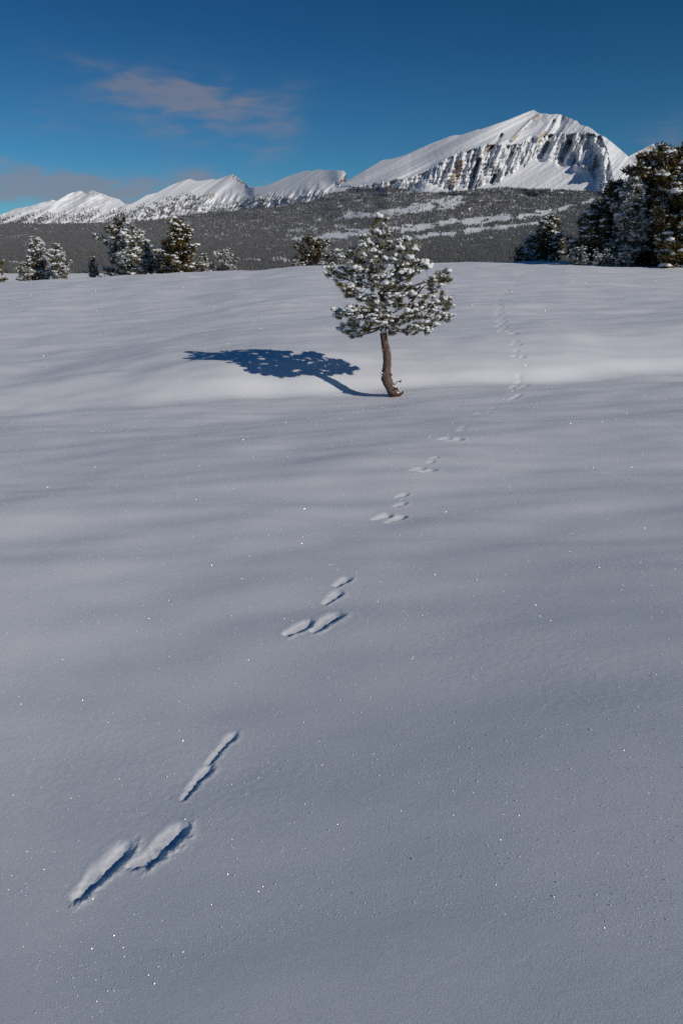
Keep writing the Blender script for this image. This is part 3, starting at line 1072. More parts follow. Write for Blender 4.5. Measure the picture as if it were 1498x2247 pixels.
def valley_density(px, py):
    d = np.ones_like(px) * 0.985
    jx = px + 12 * pnoise(px * 0.04, py * 0.2, 801) + 7 * pnoise(px * 0.2, py * 0.5, 805)
    jy = py + 4.0 * pnoise(px * 0.03, py * 0.12, 802) + 1.8 * pnoise(px * 0.15, py * 0.4, 803)
    for pts, a in clear_strips:
        m = seg_mask(jx, jy, [(q[0], q[1], q[2] * 1.3) for q in pts], 5)
        d = np.minimum(d, 1 - a * sstep(0.0, 0.2, m) * 0.98)
    # copses inside the clearings
    n = fbm(px * 0.035, py * 0.17, 811, 3)
    d = np.maximum(d, 0.95 * sstep(0.38, 0.52, n))
    # small glades
    n2 = fbm(px * 0.045 + 40, py * 0.16, 821, 3)
    d = d * (1 - 0.85 * sstep(0.50, 0.68, n2))
    return d


def slope_density(which, px, py):
    n = fbm(px * 0.06, py * 0.12, 831, 3)
    nf = fbm(px * 0.25, py * 0.35, 835, 2)
    if which == 'A':
        d = sstep(0, 10, py - np.interp(px, [690, 740, 765, 850, 866, 942, 968, 1010, 1060, 1110, 1200, 1297, 1400], [434, 426, 428, 432, 450, 458, 452, 447, 436, 431, 430, 438, 440]) - 4 * n)
        return d * (0.35 + 0.6 * sstep(-0.2, 0.3, nf))
    if which == 'B':
        line = np.interp(px, [283, 323, 371, 420, 470, 511, 545, 600, 650, 700, 731, 760], [455, 441, 428, 418, 440, 437, 425, 428, 434, 424, 420, 412])
        low = np.interp(px, [283, 323, 397, 433, 544, 635, 672, 731, 800], [492, 494, 484, 477, 467, 462, 452, 430, 424])
        a = sstep(0, 25, py - line) * sstep(-0.25, 0.4, n + 0.5 * nf) * 0.75
        b = sstep(-6, 12, py - low - 5 * n)
        return np.maximum(a, b * 0.95)
    if which == 'C':
        line = np.interp(px, [-500, 0, 60, 140, 180, 230, 283, 330], [500, 474, 462, 462, 452, 448, 452, 440])
        q = fbm(px * 0.02 + py * 0.03, (py + 0.4 * px) * 0.10, 841, 3)
        return sstep(0, 22, py - line) * sstep(-0.25, 0.35, q + 0.35 * nf) * 0.75
    return 0 * px


def build_forest():
    P, SZ = [], []
    # valley
    n = 340000
    px = rng.uniform(-500, 2000, n)
    py = rng.uniform(0, 1, n)
    tv = top_valley(px)
    py = 600 + (tv - 600) * py ** 1.0
    keep = rng.uniform(0, 1, n) < valley_density(px, py)
    px, py = px[keep], py[keep]
    r = valley_r(px, py)
    dx, dy, dz = pix_dir(px, py)
    P.append(np.stack([dx * r, dy * r, CAMZ + dz * r - 0.3], -1))
    SZ.append(rng.uniform(3.2, 6.0, len(px)) * (1 + 0.1 * fbm(px * .03, py * .1, 5, 2)) * np.interp(r, [900, 1500, 4500], [1.0, 1.05, 1.7]))
    # mountain sides
    for w_, g, n, sz in (('A', gA, 26000, (5, 9)), ('B', gB, 42000, (6, 12)), ('C', gC, 20000, (9, 18))):
        nr, nc = g['px'].shape
        i = rng.integers(0, nr, n); j = rng.integers(0, nc, n)
        px, py, r = g['px'][i, j], g['py'][i, j], g['r'][i, j]
        keep = (rng.uniform(0, 1, n) < slope_density(w_, px, py))
        px, py, r = px[keep], py[keep], r[keep]
        dx, dy, dz = pix_dir(px, py)
        jit = rng.uniform(-4, 4, (len(px), 2))
        P.append(np.stack([dx * r + jit[:, 0], dy * r + jit[:, 1], CAMZ + dz * r - 1.0], -1))
        SZ.append(rng.uniform(sz[0], sz[1], len(px)))
    P = np.concatenate(P); SZ = np.concatenate(SZ)
    me = bpy.data.meshes.new('distant_pine_wood')
    me.vertices.add(len(P))
    me.vertices.foreach_set('co', P.astype(np.float32).reshape(-1))
    a = me.attributes.new('size', 'FLOAT', 'POINT')
    a.data.foreach_set('value', SZ.astype(np.float32))
    a = me.attributes.new('spin', 'FLOAT', 'POINT')
    a.data.foreach_set('value', rng.uniform(0, 6.28, len(P)).astype(np.float32))
    a = me.attributes.new('which', 'INT', 'POINT')
    a.data.foreach_set('value', rng.integers(0, 4, len(P)).astype(np.int32))
    o = link('distant_pine_wood', me)
    tag(o, 'grey green snow dusted pine wood covering the valley and lower slopes', 'forest', None, 'stuff')
    ng = bpy.data.node_groups.new('wood', 'GeometryNodeTree')
    ng.interface.new_socket('Geometry', in_out='INPUT', socket_type='NodeSocketGeometry')
    ng.interface.new_socket('Geometry', in_out='OUTPUT', socket_type='NodeSocketGeometry')
    N = ng.nodes; L = ng.links
    gi = N.new('NodeGroupInput'); go = N.new('NodeGroupOutput')
    g2i = N.new('GeometryNodeGeometryToInstance')
    for q in range(4):
        tm = far_tree_mesh('wood_tree', 900 + q, 1.0, (0.24, 0.19, 0.28, 0.22)[q], (4, 5, 3, 4)[q])
        to = bpy.data.objects.new('wood_tree', tm)      # lives only inside the node tree
        oi = N.new('GeometryNodeObjectInfo')
        oi.inputs['Object'].default_value = to
        oi.inputs['As Instance'].default_value = True
        L.new(oi.outputs['Geometry'], g2i.inputs[0])
    iop = N.new('GeometryNodeInstanceOnPoints')
    mp = N.new('GeometryNodeMeshToPoints')

    def attr(nm, ty):
        x = N.new('GeometryNodeInputNamedAttribute')
        x.data_type = ty
        x.inputs[0].default_value = nm
        return x.outputs[0]
    L.new(gi.outputs[0], mp.inputs[0])
    L.new(mp.outputs[0], iop.inputs['Points'])
    L.new(g2i.outputs[0], iop.inputs['Instance'])
    iop.inputs['Pick Instance'].default_value = True
    L.new(attr('which', 'INT'), iop.inputs['Instance Index'])
    cx = N.new('ShaderNodeCombineXYZ')
    L.new(attr('spin', 'FLOAT'), cx.inputs[2])
    L.new(cx.outputs[0], iop.inputs['Rotation'])
    cs = N.new('ShaderNodeCombineXYZ')
    for q in range(3):
        L.new(attr('size', 'FLOAT'), cs.inputs[q])
    L.new(cs.outputs[0], iop.inputs['Scale'])
    L.new(iop.outputs[0], go.inputs[0])
    md = o.modifiers.new('wood', 'NODES')
    md.node_group = ng


build_forest()


# ------------------------------------------------------------------ pines
def tube(pts, rads, n=8, rough=0.0, seed=0, cap=True):
    """tapered tube through pts"""
    pts = np.array(pts, float); rads = np.array(rads, float)
    rg = np.random.default_rng(seed)
    m = len(pts)
    tang = np.gradient(pts, axis=0)
    tang /= np.linalg.norm(tang, axis=1)[:, None] + 1e-9
    ref = np.array([0.0, 1.0, 0.02]) if abs(tang[0][1]) < 0.8 else np.array([1.0, 0, 0.02])
    co = []
    for i in range(m):
        a = np.cross(tang[i], ref); a /= np.linalg.norm(a)
        b = np.cross(tang[i], a)
        for k in range(n):
            q = 2 * math.pi * k / n
            rr = rads[i] * (1 + rough * rg.normal())
            co.append(pts[i] + rr * (math.cos(q) * a + math.sin(q) * b))
    fa = grid_faces(m, n, wrap=True)
    co = np.array(co)
    fl = [fa]
    if cap:
        co = np.vstack([co, pts[-1] + tang[-1] * rads[-1] * 0.3, pts[0]])
        k = np.arange(n); k2 = (k + 1) % n
        fl.append(np.stack([(m - 1) * n + k, (m - 1) * n + k2, np.full(n, m * n)], -1))
        fl.append(np.stack([k2, k, np.full(n, m * n + 1)], -1))
    return co, fl


def join(parts):
    """[(co, [faces...]), ...] into one"""
    cos, t3, t4, off = [], [], [], 0
    for co, fl in parts:
        cos.append(co)
        for f in (fl if isinstance(fl, list) else [fl]):
            (t3 if f.shape[1] == 3 else t4).append(f + off)
        off += len(co)
    out = []
    if t3: out.append(np.vstack(t3))
    if t4: out.append(np.vstack(t4))
    return np.vstack(cos), out


def smooth_path(pts, n):
    """Catmull-Rom through the points"""
    p = np.array(pts, float)
    p = np.vstack([2 * p[0] - p[1], p, 2 * p[-1] - p[-2]])
    out = []
    segs = len(p) - 3
    for i in range(segs):
        for t in np.linspace(0, 1, max(2, n // segs), endpoint=(i == segs - 1)):
            a, b, c, d = p[i:i + 4]
            out.append(0.5 * ((2 * b) + (c - a) * t + (2 * a - 5 * b + 4 * c - d) * t * t + (3 * b - a - 3 * c + d) * t ** 3))
    return np.array(out)


_ico = None


def ico_np(sub):
    bm = bmesh.new()
    bmesh.ops.create_icosphere(bm, subdivisions=sub, radius=1.0)
    co = np.array([v.co[:] for v in bm.verts])
    fa = np.array([[v.index for v in f.verts] for f in bm.faces])
    bm.free()
    return co, fa


ICO1, ICO2, ICO3 = ico_np(1), ico_np(2), ico_np(3)


def lump(rg, ico=ICO2, rough=0.22):
    co, fa = ico
    n = len(co)
    off = rg.uniform(0, 50, 3)
    d = 1 + rough * (pnoise(co[:, 0] * 1.3 + off[0], co[:, 1] * 1.3 + co[:, 2] * 0.9 + off[1], 7) + 0.6 * pnoise(co[:, 2] * 2.6 + off[2], co[:, 0] * 2.4 - co[:, 1] * 2.2, 9))
    return co * d[:, None], fa


M_NEEDLE = mat_leaf('pine_needle', (0.080, 0.078, 0.014, 1), (0.270, 0.205, 0.042, 1), 0.39, (0.78, 0.78, 0.78, 1), 26.0, 0.10)
M_BARK = mat_bark('pine_bark', (0.10, 0.066, 0.050, 1), (0.26, 0.18, 0.135, 1), 38.0)
M_BARKD = mat_bark('damp_bark', (0.05, 0.024, 0.018, 1), (0.12, 0.055, 0.04, 1), 45.0)
M_WOOD = mat_bark('cut_wood', (0.30, 0.17, 0.10, 1), (0.45, 0.28, 0.17, 1), 60.0)
M_CROWN = mat_leaf('conifer_foliage', (0.036, 0.034, 0.010, 1), (0.165, 0.118, 0.034, 1), 0.36, (0.55, 0.56, 0.58, 1), 3.0, 0.12)
M_CROWN3 = mat_leaf('brown_conifer_foliage', (0.034, 0.028, 0.008, 1), (0.190, 0.128, 0.034, 1), 0.38, (0.42, 0.43, 0.45, 1), 3.0, 0.12)  # browner needles and duller frost for the clump on the right
M_CROWN2 = mat_leaf('frosted_conifer_foliage', (0.040, 0.040, 0.013, 1), (0.150, 0.120, 0.042, 1), 0.58, (0.66, 0.67, 0.69, 1), 3.0, 0.15)


def tuft_mesh(seed, n=95, L=0.047, frosty=0.5):
    """rosette of needles at the end of a twig that points along +Z"""
    rg = np.random.default_rng(seed)
    co, fa, tone, frost = [], [], [], []
    for i in range(n):
        s = rg.uniform(0, 1)
        z0 = -0.035 + 0.045 * s
        ph = rg.uniform(0, 2 * math.pi)
        lean = rg.uniform(0.25, 1.0) * (0.55 + 0.9 * (1 - s))          # angle away from the axis
        d = np.array([math.sin(lean) * math.cos(ph), math.sin(lean) * math.sin(ph), math.cos(lean)])
        l = L * rg.uniform(0.75, 1.15)
        b = np.array([0.003 * math.cos(ph), 0.003 * math.sin(ph), z0])
        side = np.cross(d, rg.normal(size=3)); side /= np.linalg.norm(side)
        w = 0.0021
        bend = np.array([0, 0, 1]) * l * rg.uniform(-0.05, 0.15)
        k = len(co)
        mid = b + d * l * 0.55 + bend * 0.4
        tip = b + d * l + bend
        co += [b - side * w * 0.6, b + side * w * 0.6, mid - side * w, mid + side * w, tip]
        fa += [(k, k + 1, k + 3), (k, k + 3, k + 2), (k + 2, k + 3, k + 4)]
        t = rg.uniform(0, 1); fr = rg.uniform(0, 1) * frosty * 2
        tone += [t * 0.5, t * 0.5, t, t, t]
        frost += [fr * 0.3, fr * 0.3, fr, fr, min(1.2, fr * 1.3)]
    me = mesh_np('needle_tuft', np.array(co), np.array(fa), smooth=False, attrs={'tone': tone, 'frost': frost})
    me.materials.append(M_NEEDLE)
    return me


def clump_mesh(seed):
    """snow lying on a tuft: several soft lumps run together"""
    rg = np.random.default_rng(seed)
    parts = []
    for i in range(rg.integers(3, 7)):
        co, fa = lump(rg, ICO2, 0.35)
        s = rg.uniform(0.010, 0.024)
        co = co * np.array([s * rg.uniform(0.8, 1.6), s * rg.uniform(0.8, 1.6), s * rg.uniform(0.45, 0.8)])
        co = co + np.array([rg.uniform(-0.026, 0.026), rg.uniform(-0.026, 0.026), rg.uniform(-0.010, 0.008)])
        parts.append((co, fa))
    co, fl = join(parts)
    me = mesh_np('snow_clump', co, fl)
    me.materials.append(M_TSNOW)
    return me


def build_lone_pine():
    bx, by, bz = hit_ground(866, 869)
    D = math.hypot(bx, by)

    def at(X, Y, depth=0.0):
        """place a point of the tree (measured on an enlarged view of it) in world space; depth is metres beyond the trunk"""
        px = 680 + X / 4.161; py = 440 + Y / 4.161
        dx, dy, dz = [float(q) for q in pix_dir(px, py)]
        t = (by + depth) / dy
        return np.array([dx * t, dy * t, CAMZ + dz * t])
    base = np.array([bx, by, bz])
    root = bpy.data.objects.new('lone_pine', None)
    C.objects.link(root)
    root.location = base
    tag(root, 'small snow laden pine with a bare curved trunk standing alone on the open snow', 'tree')
    # trunk
    tp = [(795, 1830, 0), (775, 1775, 0), (730, 1700, 0.0), (692, 1610, 0), (703, 1500, 0), (700, 1400, 0), (682, 1300, 0), (668, 1200, 0), (668, 1100, 0.01), (660, 950, 0.02),
          (652, 800, 0.02), (640, 600, 0.0), (632, 420, 0.0), (636, 260, 0), (638, 150, 0)]
    tr = [58, 50, 46, 44, 37, 36, 33, 29, 27, 22, 18, 13, 9, 6, 3]
    pth = smooth_path([at(*q) for q in tp], 90)
    rad = np.interp(np.linspace(0, 1, len(pth)), np.linspace(0, 1, len(tr)), np.array(tr)) / 4.161 / F * D
    u = np.linspace(0, 40, len(pth))
    rad = rad * (1 + 0.06 * pnoise(u * 0.9, 0 * u, 3))
    co, fl = tube(pth - base, rad, 20, 0.055, 3)
    link('trunk', mesh_np('trunk', co, fl), M_BARK, root)

    def bit(name, pts, rads, mat, n=8, rough=0.06, seed=1, parent=root):
        p = smooth_path([at(*q) for q in pts], 14)
        rr = np.interp(np.linspace(0, 1, len(p)), np.linspace(0, 1, len(rads)), rads) / 4.161 / F * D
        co, fl = tube(p - base, rr, n, rough, seed)
        return link(name, mesh_np(name, co, fl), mat, parent)
    bit('root_stub', [(745, 1775, -0.03), (790, 1775, -0.04), (820, 1768, -0.04), (848, 1746, -0.04)], [30, 26, 17, 10], M_BARKD, 10, 0.12, 5)
    bit('bark_stub', [(735, 1725, -0.03), (765, 1722, -0.04), (798, 1712, -0.04)], [20, 16, 9], M_BARKD, 9, 0.12, 6)
    for (X, Y, s) in ((716, 1366, 12), (729, 1552, 13), (744, 1592, 14), (735, 1675, 9), (660, 1365, 8)):
        sg = 1 if X > 690 else -1
        bit('branch_scar', [(X - sg * 14, Y, -0.02), (X, Y, -0.03), (X + sg * 6, Y, -0.035)], [s, s, s * 0.5], M_WOOD, 8, 0.05, 7)
    # twig with a sprig at the foot
    sp = bit('sprig', [(770, 1700, -0.03), (778, 1672, -0.03), (800, 1652, -0.03), (818, 1650, -0.03)], [4, 3.5, 3, 2.5], M_BARKD, 5, 0.02, 8)
    bit('dead_branch', [(880, 975, -0.10), (930, 920, -0.12), (975, 860, -0.13), (1010, 815, -0.14), (1040, 778, -0.15)], [13, 11, 9, 7, 4], M_BARKD, 8, 0.08, 9)
    bit('dead_branch', [(850, 810, -0.10), (880, 790, -0.12), (900, 755, -0.12)], [5, 4, 2], M_BARKD, 6, 0.05, 11)
    bit('bark_twig', [(690, 1790, -0.1), (672, 1768, -0.1), (664, 1760, -0.1)], [3, 2.5, 2], M_BARKD, 5, 0.05, 12)
    bit('hanging_twig', [(1060, 640, 0), (1067, 690, 0), (1066, 725, 0)], [1.2, 1.2, 1], M_BARKD, 4, 0.0, 12)

    # ends of the shoots, read off the outline and the inside of the crown
    shoots = """635,150 690,180 600,190 650,230 580,240 700,260 620,300 560,280 680,330 730,300 600,350 540,325 660,400 720,390 560,400 470,330 480,390 460,420
 760,440 810,400 870,360 840,450 890,350 940,420 985,410 960,460 910,520 800,520 750,540 860,590 960,570 1040,560 1090,570 1070,610 1000,650 890,650 930,680 830,660
 370,430 440,440 350,480 290,470 300,520 420,520 480,500 560,470 610,470 540,540 400,560 370,580 300,610 430,610 500,620 560,620 620,560 620,640 680,600 260,470
 165,620 160,680 210,650 270,650 340,680 420,690 235,730 270,770 300,820 335,870 330,780 400,790 450,820 370,830 500,760 350,640
 540,720 600,700 660,700 720,700 780,680 850,720 900,700 560,800 620,780 700,780 760,790 820,800 870,780 580,880 640,860 700,860 770,870 830,880 440,900 500,900 540,950 600,960 660,960 720,950 780,960 850,960
 990,800 940,870 1120,720 1110,770 1200,670 1195,700 1260,655 1225,725 1265,730 1190,780 1130,830 1200,850 1275,900 1210,890 1120,880 1050,880 1030,930 1090,950 1160,940 1290,970 1240,1000 1210,1040 1290,1050 1250,1090 1130,1010 1180,1090 1060,1060 1000,1000 940,960 900,1020 1250,930
 240,1005 235,1050 270,1065 345,985 330,1050 390,1020 440,1010 490,1000 560,1050 620,1040 700,1050 380,1090 450,1080 520,1110 590,1110 640,1130 300,1140 300,1185 345,1180 400,1150 460,1185 430,1230 385,1245 500,1160 720,1110 780,1080 820,1130 760,1170 850,1060 900,1100 940,1150 900,1200 940,1210 1000,1130 1000,1180 1060,1170 1085,1185 1110,1130 1145,1140 960,1060 1020,1060 760,1210"""
    P = [tuple(map(float, q.split(','))) for q in shoots.split()]
    half = poly([(140, 60), (300, 150), (420, 260), (560, 400), (700, 430), (900, 420), (1050, 500), (1150, 400), (1240, 200)])
    trunk_at = lambda Y: np.interp(Y, [150, 260, 420, 600, 800, 950, 1100, 1200, 1300], [638, 636, 632, 640, 652, 660, 668, 668, 682])
    rg = np.random.default_rng(11)
    unit = 1 / 4.161 / F * D
    ends = []
    for (X, Y) in P:
        h = float(half(Y)); tx = float(trunk_at(Y))
        q = max(0.0, 1 - ((X - tx) / h) ** 2) ** 0.5 * h * unit * 0.52
        ends.append((X, Y, -q * rg.uniform(0.25, 1.0)))                 # the side towards the viewer
    # the side away from the viewer and the inside, not seen but they carry the shadow
    extra = []
    for (X, Y) in P:
        h = float(half(Y)); tx = float(trunk_at(Y))
        q = max(0.0, 1 - ((X - tx) / h) ** 2) ** 0.5 * h * unit * 0.52
        if q > 0.08 and Y > 430 and rg.uniform() < 0.45:
            extra.append((tx + (X - tx) * 0.85 + rg.uniform(-15, 15), Y + rg.uniform(-15, 15), q * rg.uniform(0.1, 0.95)))
    # main limbs: chosen ends
    limb_ends = [(1260, 660), (1275, 900), (1290, 1050), (1090, 570), (985, 410), (1085, 1185), (160, 650), (300, 820), (240, 1005), (345, 1180), (260, 470), (470, 330), (870, 360),
                 (730, 300), (560, 280), (940, 1210), (430, 1230), (900, 700), (830, 880), (540, 720), (600, 960), (960, 570), (370, 580), (720, 950), (620, 470), (700, 780)]
    limbs = []
    for i, (X, Y) in enumerate(limb_ends):
        tx = float(trunk_at(Y))
        dd = abs(X - tx)
        y0 = Y + (0.32 * dd if Y < 950 else 0.05 * dd - 20)
        y0 = min(y0, 1150)
        e = min(ends + [], key=lambda q: (q[0] - X) ** 2 + (q[1] - Y) ** 2)
        dep = e[2]
        tx0 = float(trunk_at(y0))
        a = at(tx0, y0, 0); b = at(X, Y, dep)
        m1 = a * 0.65 + b * 0.35 + np.array([0, 0, -0.02]); m2 = a * 0.3 + b * 0.7 + np.array([0, 0, -0.015])
        limbs.append(smooth_path([a, m1, m2, b], 24))
    # back limbs
    for (X, Y, dep) in ((500, 600, 0.3), (800, 620, 0.32), (600, 900, 0.42), (850, 980, 0.4), (450, 1050, 0.35), (700, 380, 0.15), (950, 850, 0.3), (600, 400, 0.2)):
        y0 = min(Y + 60, 1150)
        a = at(float(trunk_at(y0)), y0, 0); b = at(X, Y, dep)
        limbs.append(smooth_path([a, a * 0.6 + b * 0.4 + np.array([0, 0, -0.02]), b], 24))
    allp = np.concatenate(limbs); lid = np.concatenate([np.full(len(l), i) for i, l in enumerate(limbs)])
    seg_t = np.concatenate([np.linspace(0, 1, len(l)) for l in limbs])
    twigs = {i: [] for i in range(len(limbs))}
    tufts_mesh = [tuft_mesh(100 + i, 130, 0.045, 0.35 + 0.04 * i) for i in range(9)]
    clumps_mesh = [clump_mesh(200 + i) for i in range(8)]
    todo = []
    for (src, front) in ((ends, True), (extra, False)):
        for (X, Y, dep) in src:
            p = at(X, Y, dep)
            d2 = ((allp - p) ** 2).sum(1) * (1 + 0.4 * (seg_t > 0.9))
            # shoots leave the limb a little inside of where they end
            tx = float(trunk_at(Y))
            q = at(tx, Y + 40, 0)
            aim = p + (q - p) * min(0.30, 0.12 / (np.linalg.norm(q - p) + 1e-6))
            j = int(np.argmin(((allp - aim) ** 2).sum(1)))
            todo.append((p, j, front))
    nt = 0
    inner = []
    placed = []
    for (p, j, front) in todo:
        i = int(lid[j]); a = allp[j]
        v = p - a
        Lh = np.linalg.norm(v) + 1e-6
        mid = a + v * 0.5 + np.array([0, 0, -0.10 * Lh])
        tw = smooth_path([a, mid, p], 8)
        twigs[i].append((tw, np.interp(np.linspace(0, 1, len(tw)), [0, 1], [0.0050, 0.0028])))
        dirv = v / Lh + np.array([0, 0, 0.55])
        dirv /= np.linalg.norm(dirv)
        placed.append((p, dirv, i, front))
        # a companion shoot beside it
        c = rg.normal(size=3) * np.array([1, 1, 0.7]); c /= np.linalg.norm(c)
        p2 = p - v / Lh * 0.04 + c * 0.034
        d2 = dirv + c * 0.6; d2 /= np.linalg.norm(d2)
        if p[2] > at(640, 330)[2]: continue
        placed.append((p2, d2, i, front and rg.uniform() < 0.42))
        tw = smooth_path([a + v * 0.6, (a + v * 0.6 + p2) / 2, p2], 5)
        twigs[i].append((tw, np.full(len(tw), 0.0028)))
        c = rg.normal(size=3) * np.array([1, 1, 0.7]); c /= np.linalg.norm(c)
        if rg.uniform() < 0.35: placed.append((p - v / Lh * 0.07 + c * 0.035, dirv, i, False))
    branch_obj = []
    for i, l in enumerate(limbs):
        Ltot = np.linalg.norm(l[-1] - l[0])
        rr = np.interp(np.linspace(0, 1, len(l)), [0, 1], [0.009 + 0.012 * Ltot, 0.004])
        parts = [tube(l - base, rr, 8, 0.06, i)] + [tube(t - base, r_, 5, 0.03, i) for t, r_ in twigs[i]]
        co, fl = join(parts)
        branch_obj.append(link('branch', mesh_np('branch', co, fl), M_BARK, root))
    seen = 0
    stuff_parts, stuff_t, stuff_f = [], [], []
    snow_stuff = []

    def rot_to(d, spin):
        q = Vector(d).to_track_quat('Z', 'Y')
        return q @ Quaternion((0, 0, 1), spin)
    order = sorted(placed, key=lambda t: not t[3])
    ns = 0
    tcache = {}
    for (p, d, i, front) in order:
        me = tufts_mesh[rg.integers(0, len(tufts_mesh))]
        sc = rg.uniform(0.82, 1.22)
        q = rot_to(d, rg.uniform(0, 6.28))
        loc = Vector(p - base)
        if seen < 285:
            o = link('needle_tuft', me, None, branch_obj[i], loc)
            o.rotation_mode = 'QUATERNION'; o.rotation_quaternion = q; o.scale = (sc,) * 3
            seen += 1
        else:
            if me.name not in tcache:
                n = len(me.vertices)
                c = np.empty(n * 3, np.float32); me.vertices.foreach_get('co', c)
                f = np.empty(len(me.loops), np.int32); me.loops.foreach_get('vertex_index', f)
                t = np.empty(n, np.float32); me.attributes['tone'].data.foreach_get('value', t)
                fr = np.empty(n, np.float32); me.attributes['frost'].data.foreach_get('value', fr)
                tcache[me.name] = (c.reshape(-1, 3), f.reshape(-1, 3), t, fr)
            c, f, t, fr = tcache[me.name]
            Rm = np.array(q.to_matrix())
            stuff_parts.append((c @ Rm.T * sc + np.array(loc), f)); stuff_t.append(t); stuff_f.append(fr)
        # snow caught on top
        if rg.uniform() < (0.56 if p[2] < at(640, 250)[2] else 0.25):
            cm = clumps_mesh[rg.integers(0, len(clumps_mesh))]
            k = rg.uniform(0.7, 1.35)
            l2 = Vector(p - base + d * 0.008 + np.array([0, 0, 0.016]))
            qz = Quaternion((0, 0, 1), rg.uniform(0, 6.28)) @ Quaternion((1, 0, 0), rg.uniform(-0.4, 0.4))
            if ns < 180 and front:
                o = link('snow_clump', cm, None, branch_obj[i], l2)
                o.rotation_mode = 'QUATERNION'; o.rotation_quaternion = qz; o.scale = (k, k, k)
                ns += 1
            else:
                n = len(cm.vertices)
                c = np.empty(n * 3, np.float32); cm.vertices.foreach_get('co', c)
                f = np.empty(len(cm.loops), np.int32); cm.loops.foreach_get('vertex_index', f)
                snow_stuff.append((c.reshape(-1, 3) @ np.array(qz.to_matrix()).T * k + np.array(l2), f.reshape(-1, 3)))
    if stuff_parts:
        co, fl = join(stuff_parts)
        me = mesh_np('inner_needles', co, fl, False, {'tone': np.concatenate(stuff_t), 'frost': np.concatenate(stuff_f)})
        o = link('inner_needles', me, M_NEEDLE, root); o['kind'] = 'stuff'
    # snow pressed along the limbs
    for i, l in enumerate(limbs):
        for t in range(3, len(l) - 1, 2):
            if rg.uniform() < 0.45:
                co, fa = lump(rg, ICO1, 0.4)
                s = rg.uniform(0.010, 0.024)
                snow_stuff.append((co * np.array([s * 1.5, s * 1.2, s * 0.8]) + l[t] - base + np.array([0, 0, 0.012]), fa))
    for (X, Y, s) in ((1070, 552, 0.032), (1035, 545, 0.026), (905, 515, 0.034), (935, 525, 0.022), (885, 640, 0.034), (920, 655, 0.028), (860, 630, 0.024), (990, 640, 0.026),
                      (815, 395, 0.024), (790, 420, 0.022), (945, 435, 0.026), (415, 605, 0.030), (450, 610, 0.024), (420, 680, 0.026), (620, 460, 0.026), (580, 458, 0.022), (970, 545, 0.024),
                      (640, 1045, 0.026), (590, 1045, 0.024), (1290, 960, 0.024), (1185, 1060, 0.024), (1130, 1000, 0.020), (450, 1170, 0.024), (500, 1000, 0.022), (1195, 790, 0.020), (370, 545, 0.024)):
        parts_ = []
        for k in range(4):
            co, fa = lump(rg, ICO2, 0.45)
            q = s * rg.uniform(0.5, 0.9)
            parts_.append((co * np.array([q * 1.15, q, q * 0.75]) + rg.normal(size=3) * s * np.array([0.55, 0.4, 0.22]), fa))
        co, fl = join(parts_)
        e = min(ends, key=lambda t: (t[0] - X) ** 2 + (t[1] - Y) ** 2)
        pc = at(X, Y, e[2] - 0.03)
        j = int(np.argmin(((allp - pc) ** 2).sum(1)))
        o = link('snow_pad', mesh_np('snow_pad', co, fl), M_TSNOW, branch_obj[int(lid[j])], Vector(pc - base))
    for (X, Y, s) in ((668, 1180, 0.022), (655, 1200, 0.016), (680, 1195, 0.014), (655, 1575, 0.013), (652, 1600, 0.010), (775, 1700, 0.016), (800, 1755, 0.018), (825, 1750, 0.012), (760, 1690, 0.012)):
        co, fa = lump(rg, ICO2, 0.4)
        snow_stuff.append((co * np.array([s, s, s * 0.9]) + at(X, Y, -0.045) - base, fa))
    co, fl = join(snow_stuff)
    o = link('caught_snow', mesh_np('caught_snow', co, fl), M_TSNOW, root); o['kind'] = 'stuff'
    # the little sprig's own tuft
    o = link('needle_tuft', tufts_mesh[0], None, sp, Vector(at(822, 1652, -0.03) - base)); o.scale = (0.42,) * 3
    o.rotation_mode = 'QUATERNION'; o.rotation_quaternion = rot_to((0.8, 0, 0.5), 0)


build_lone_pine()


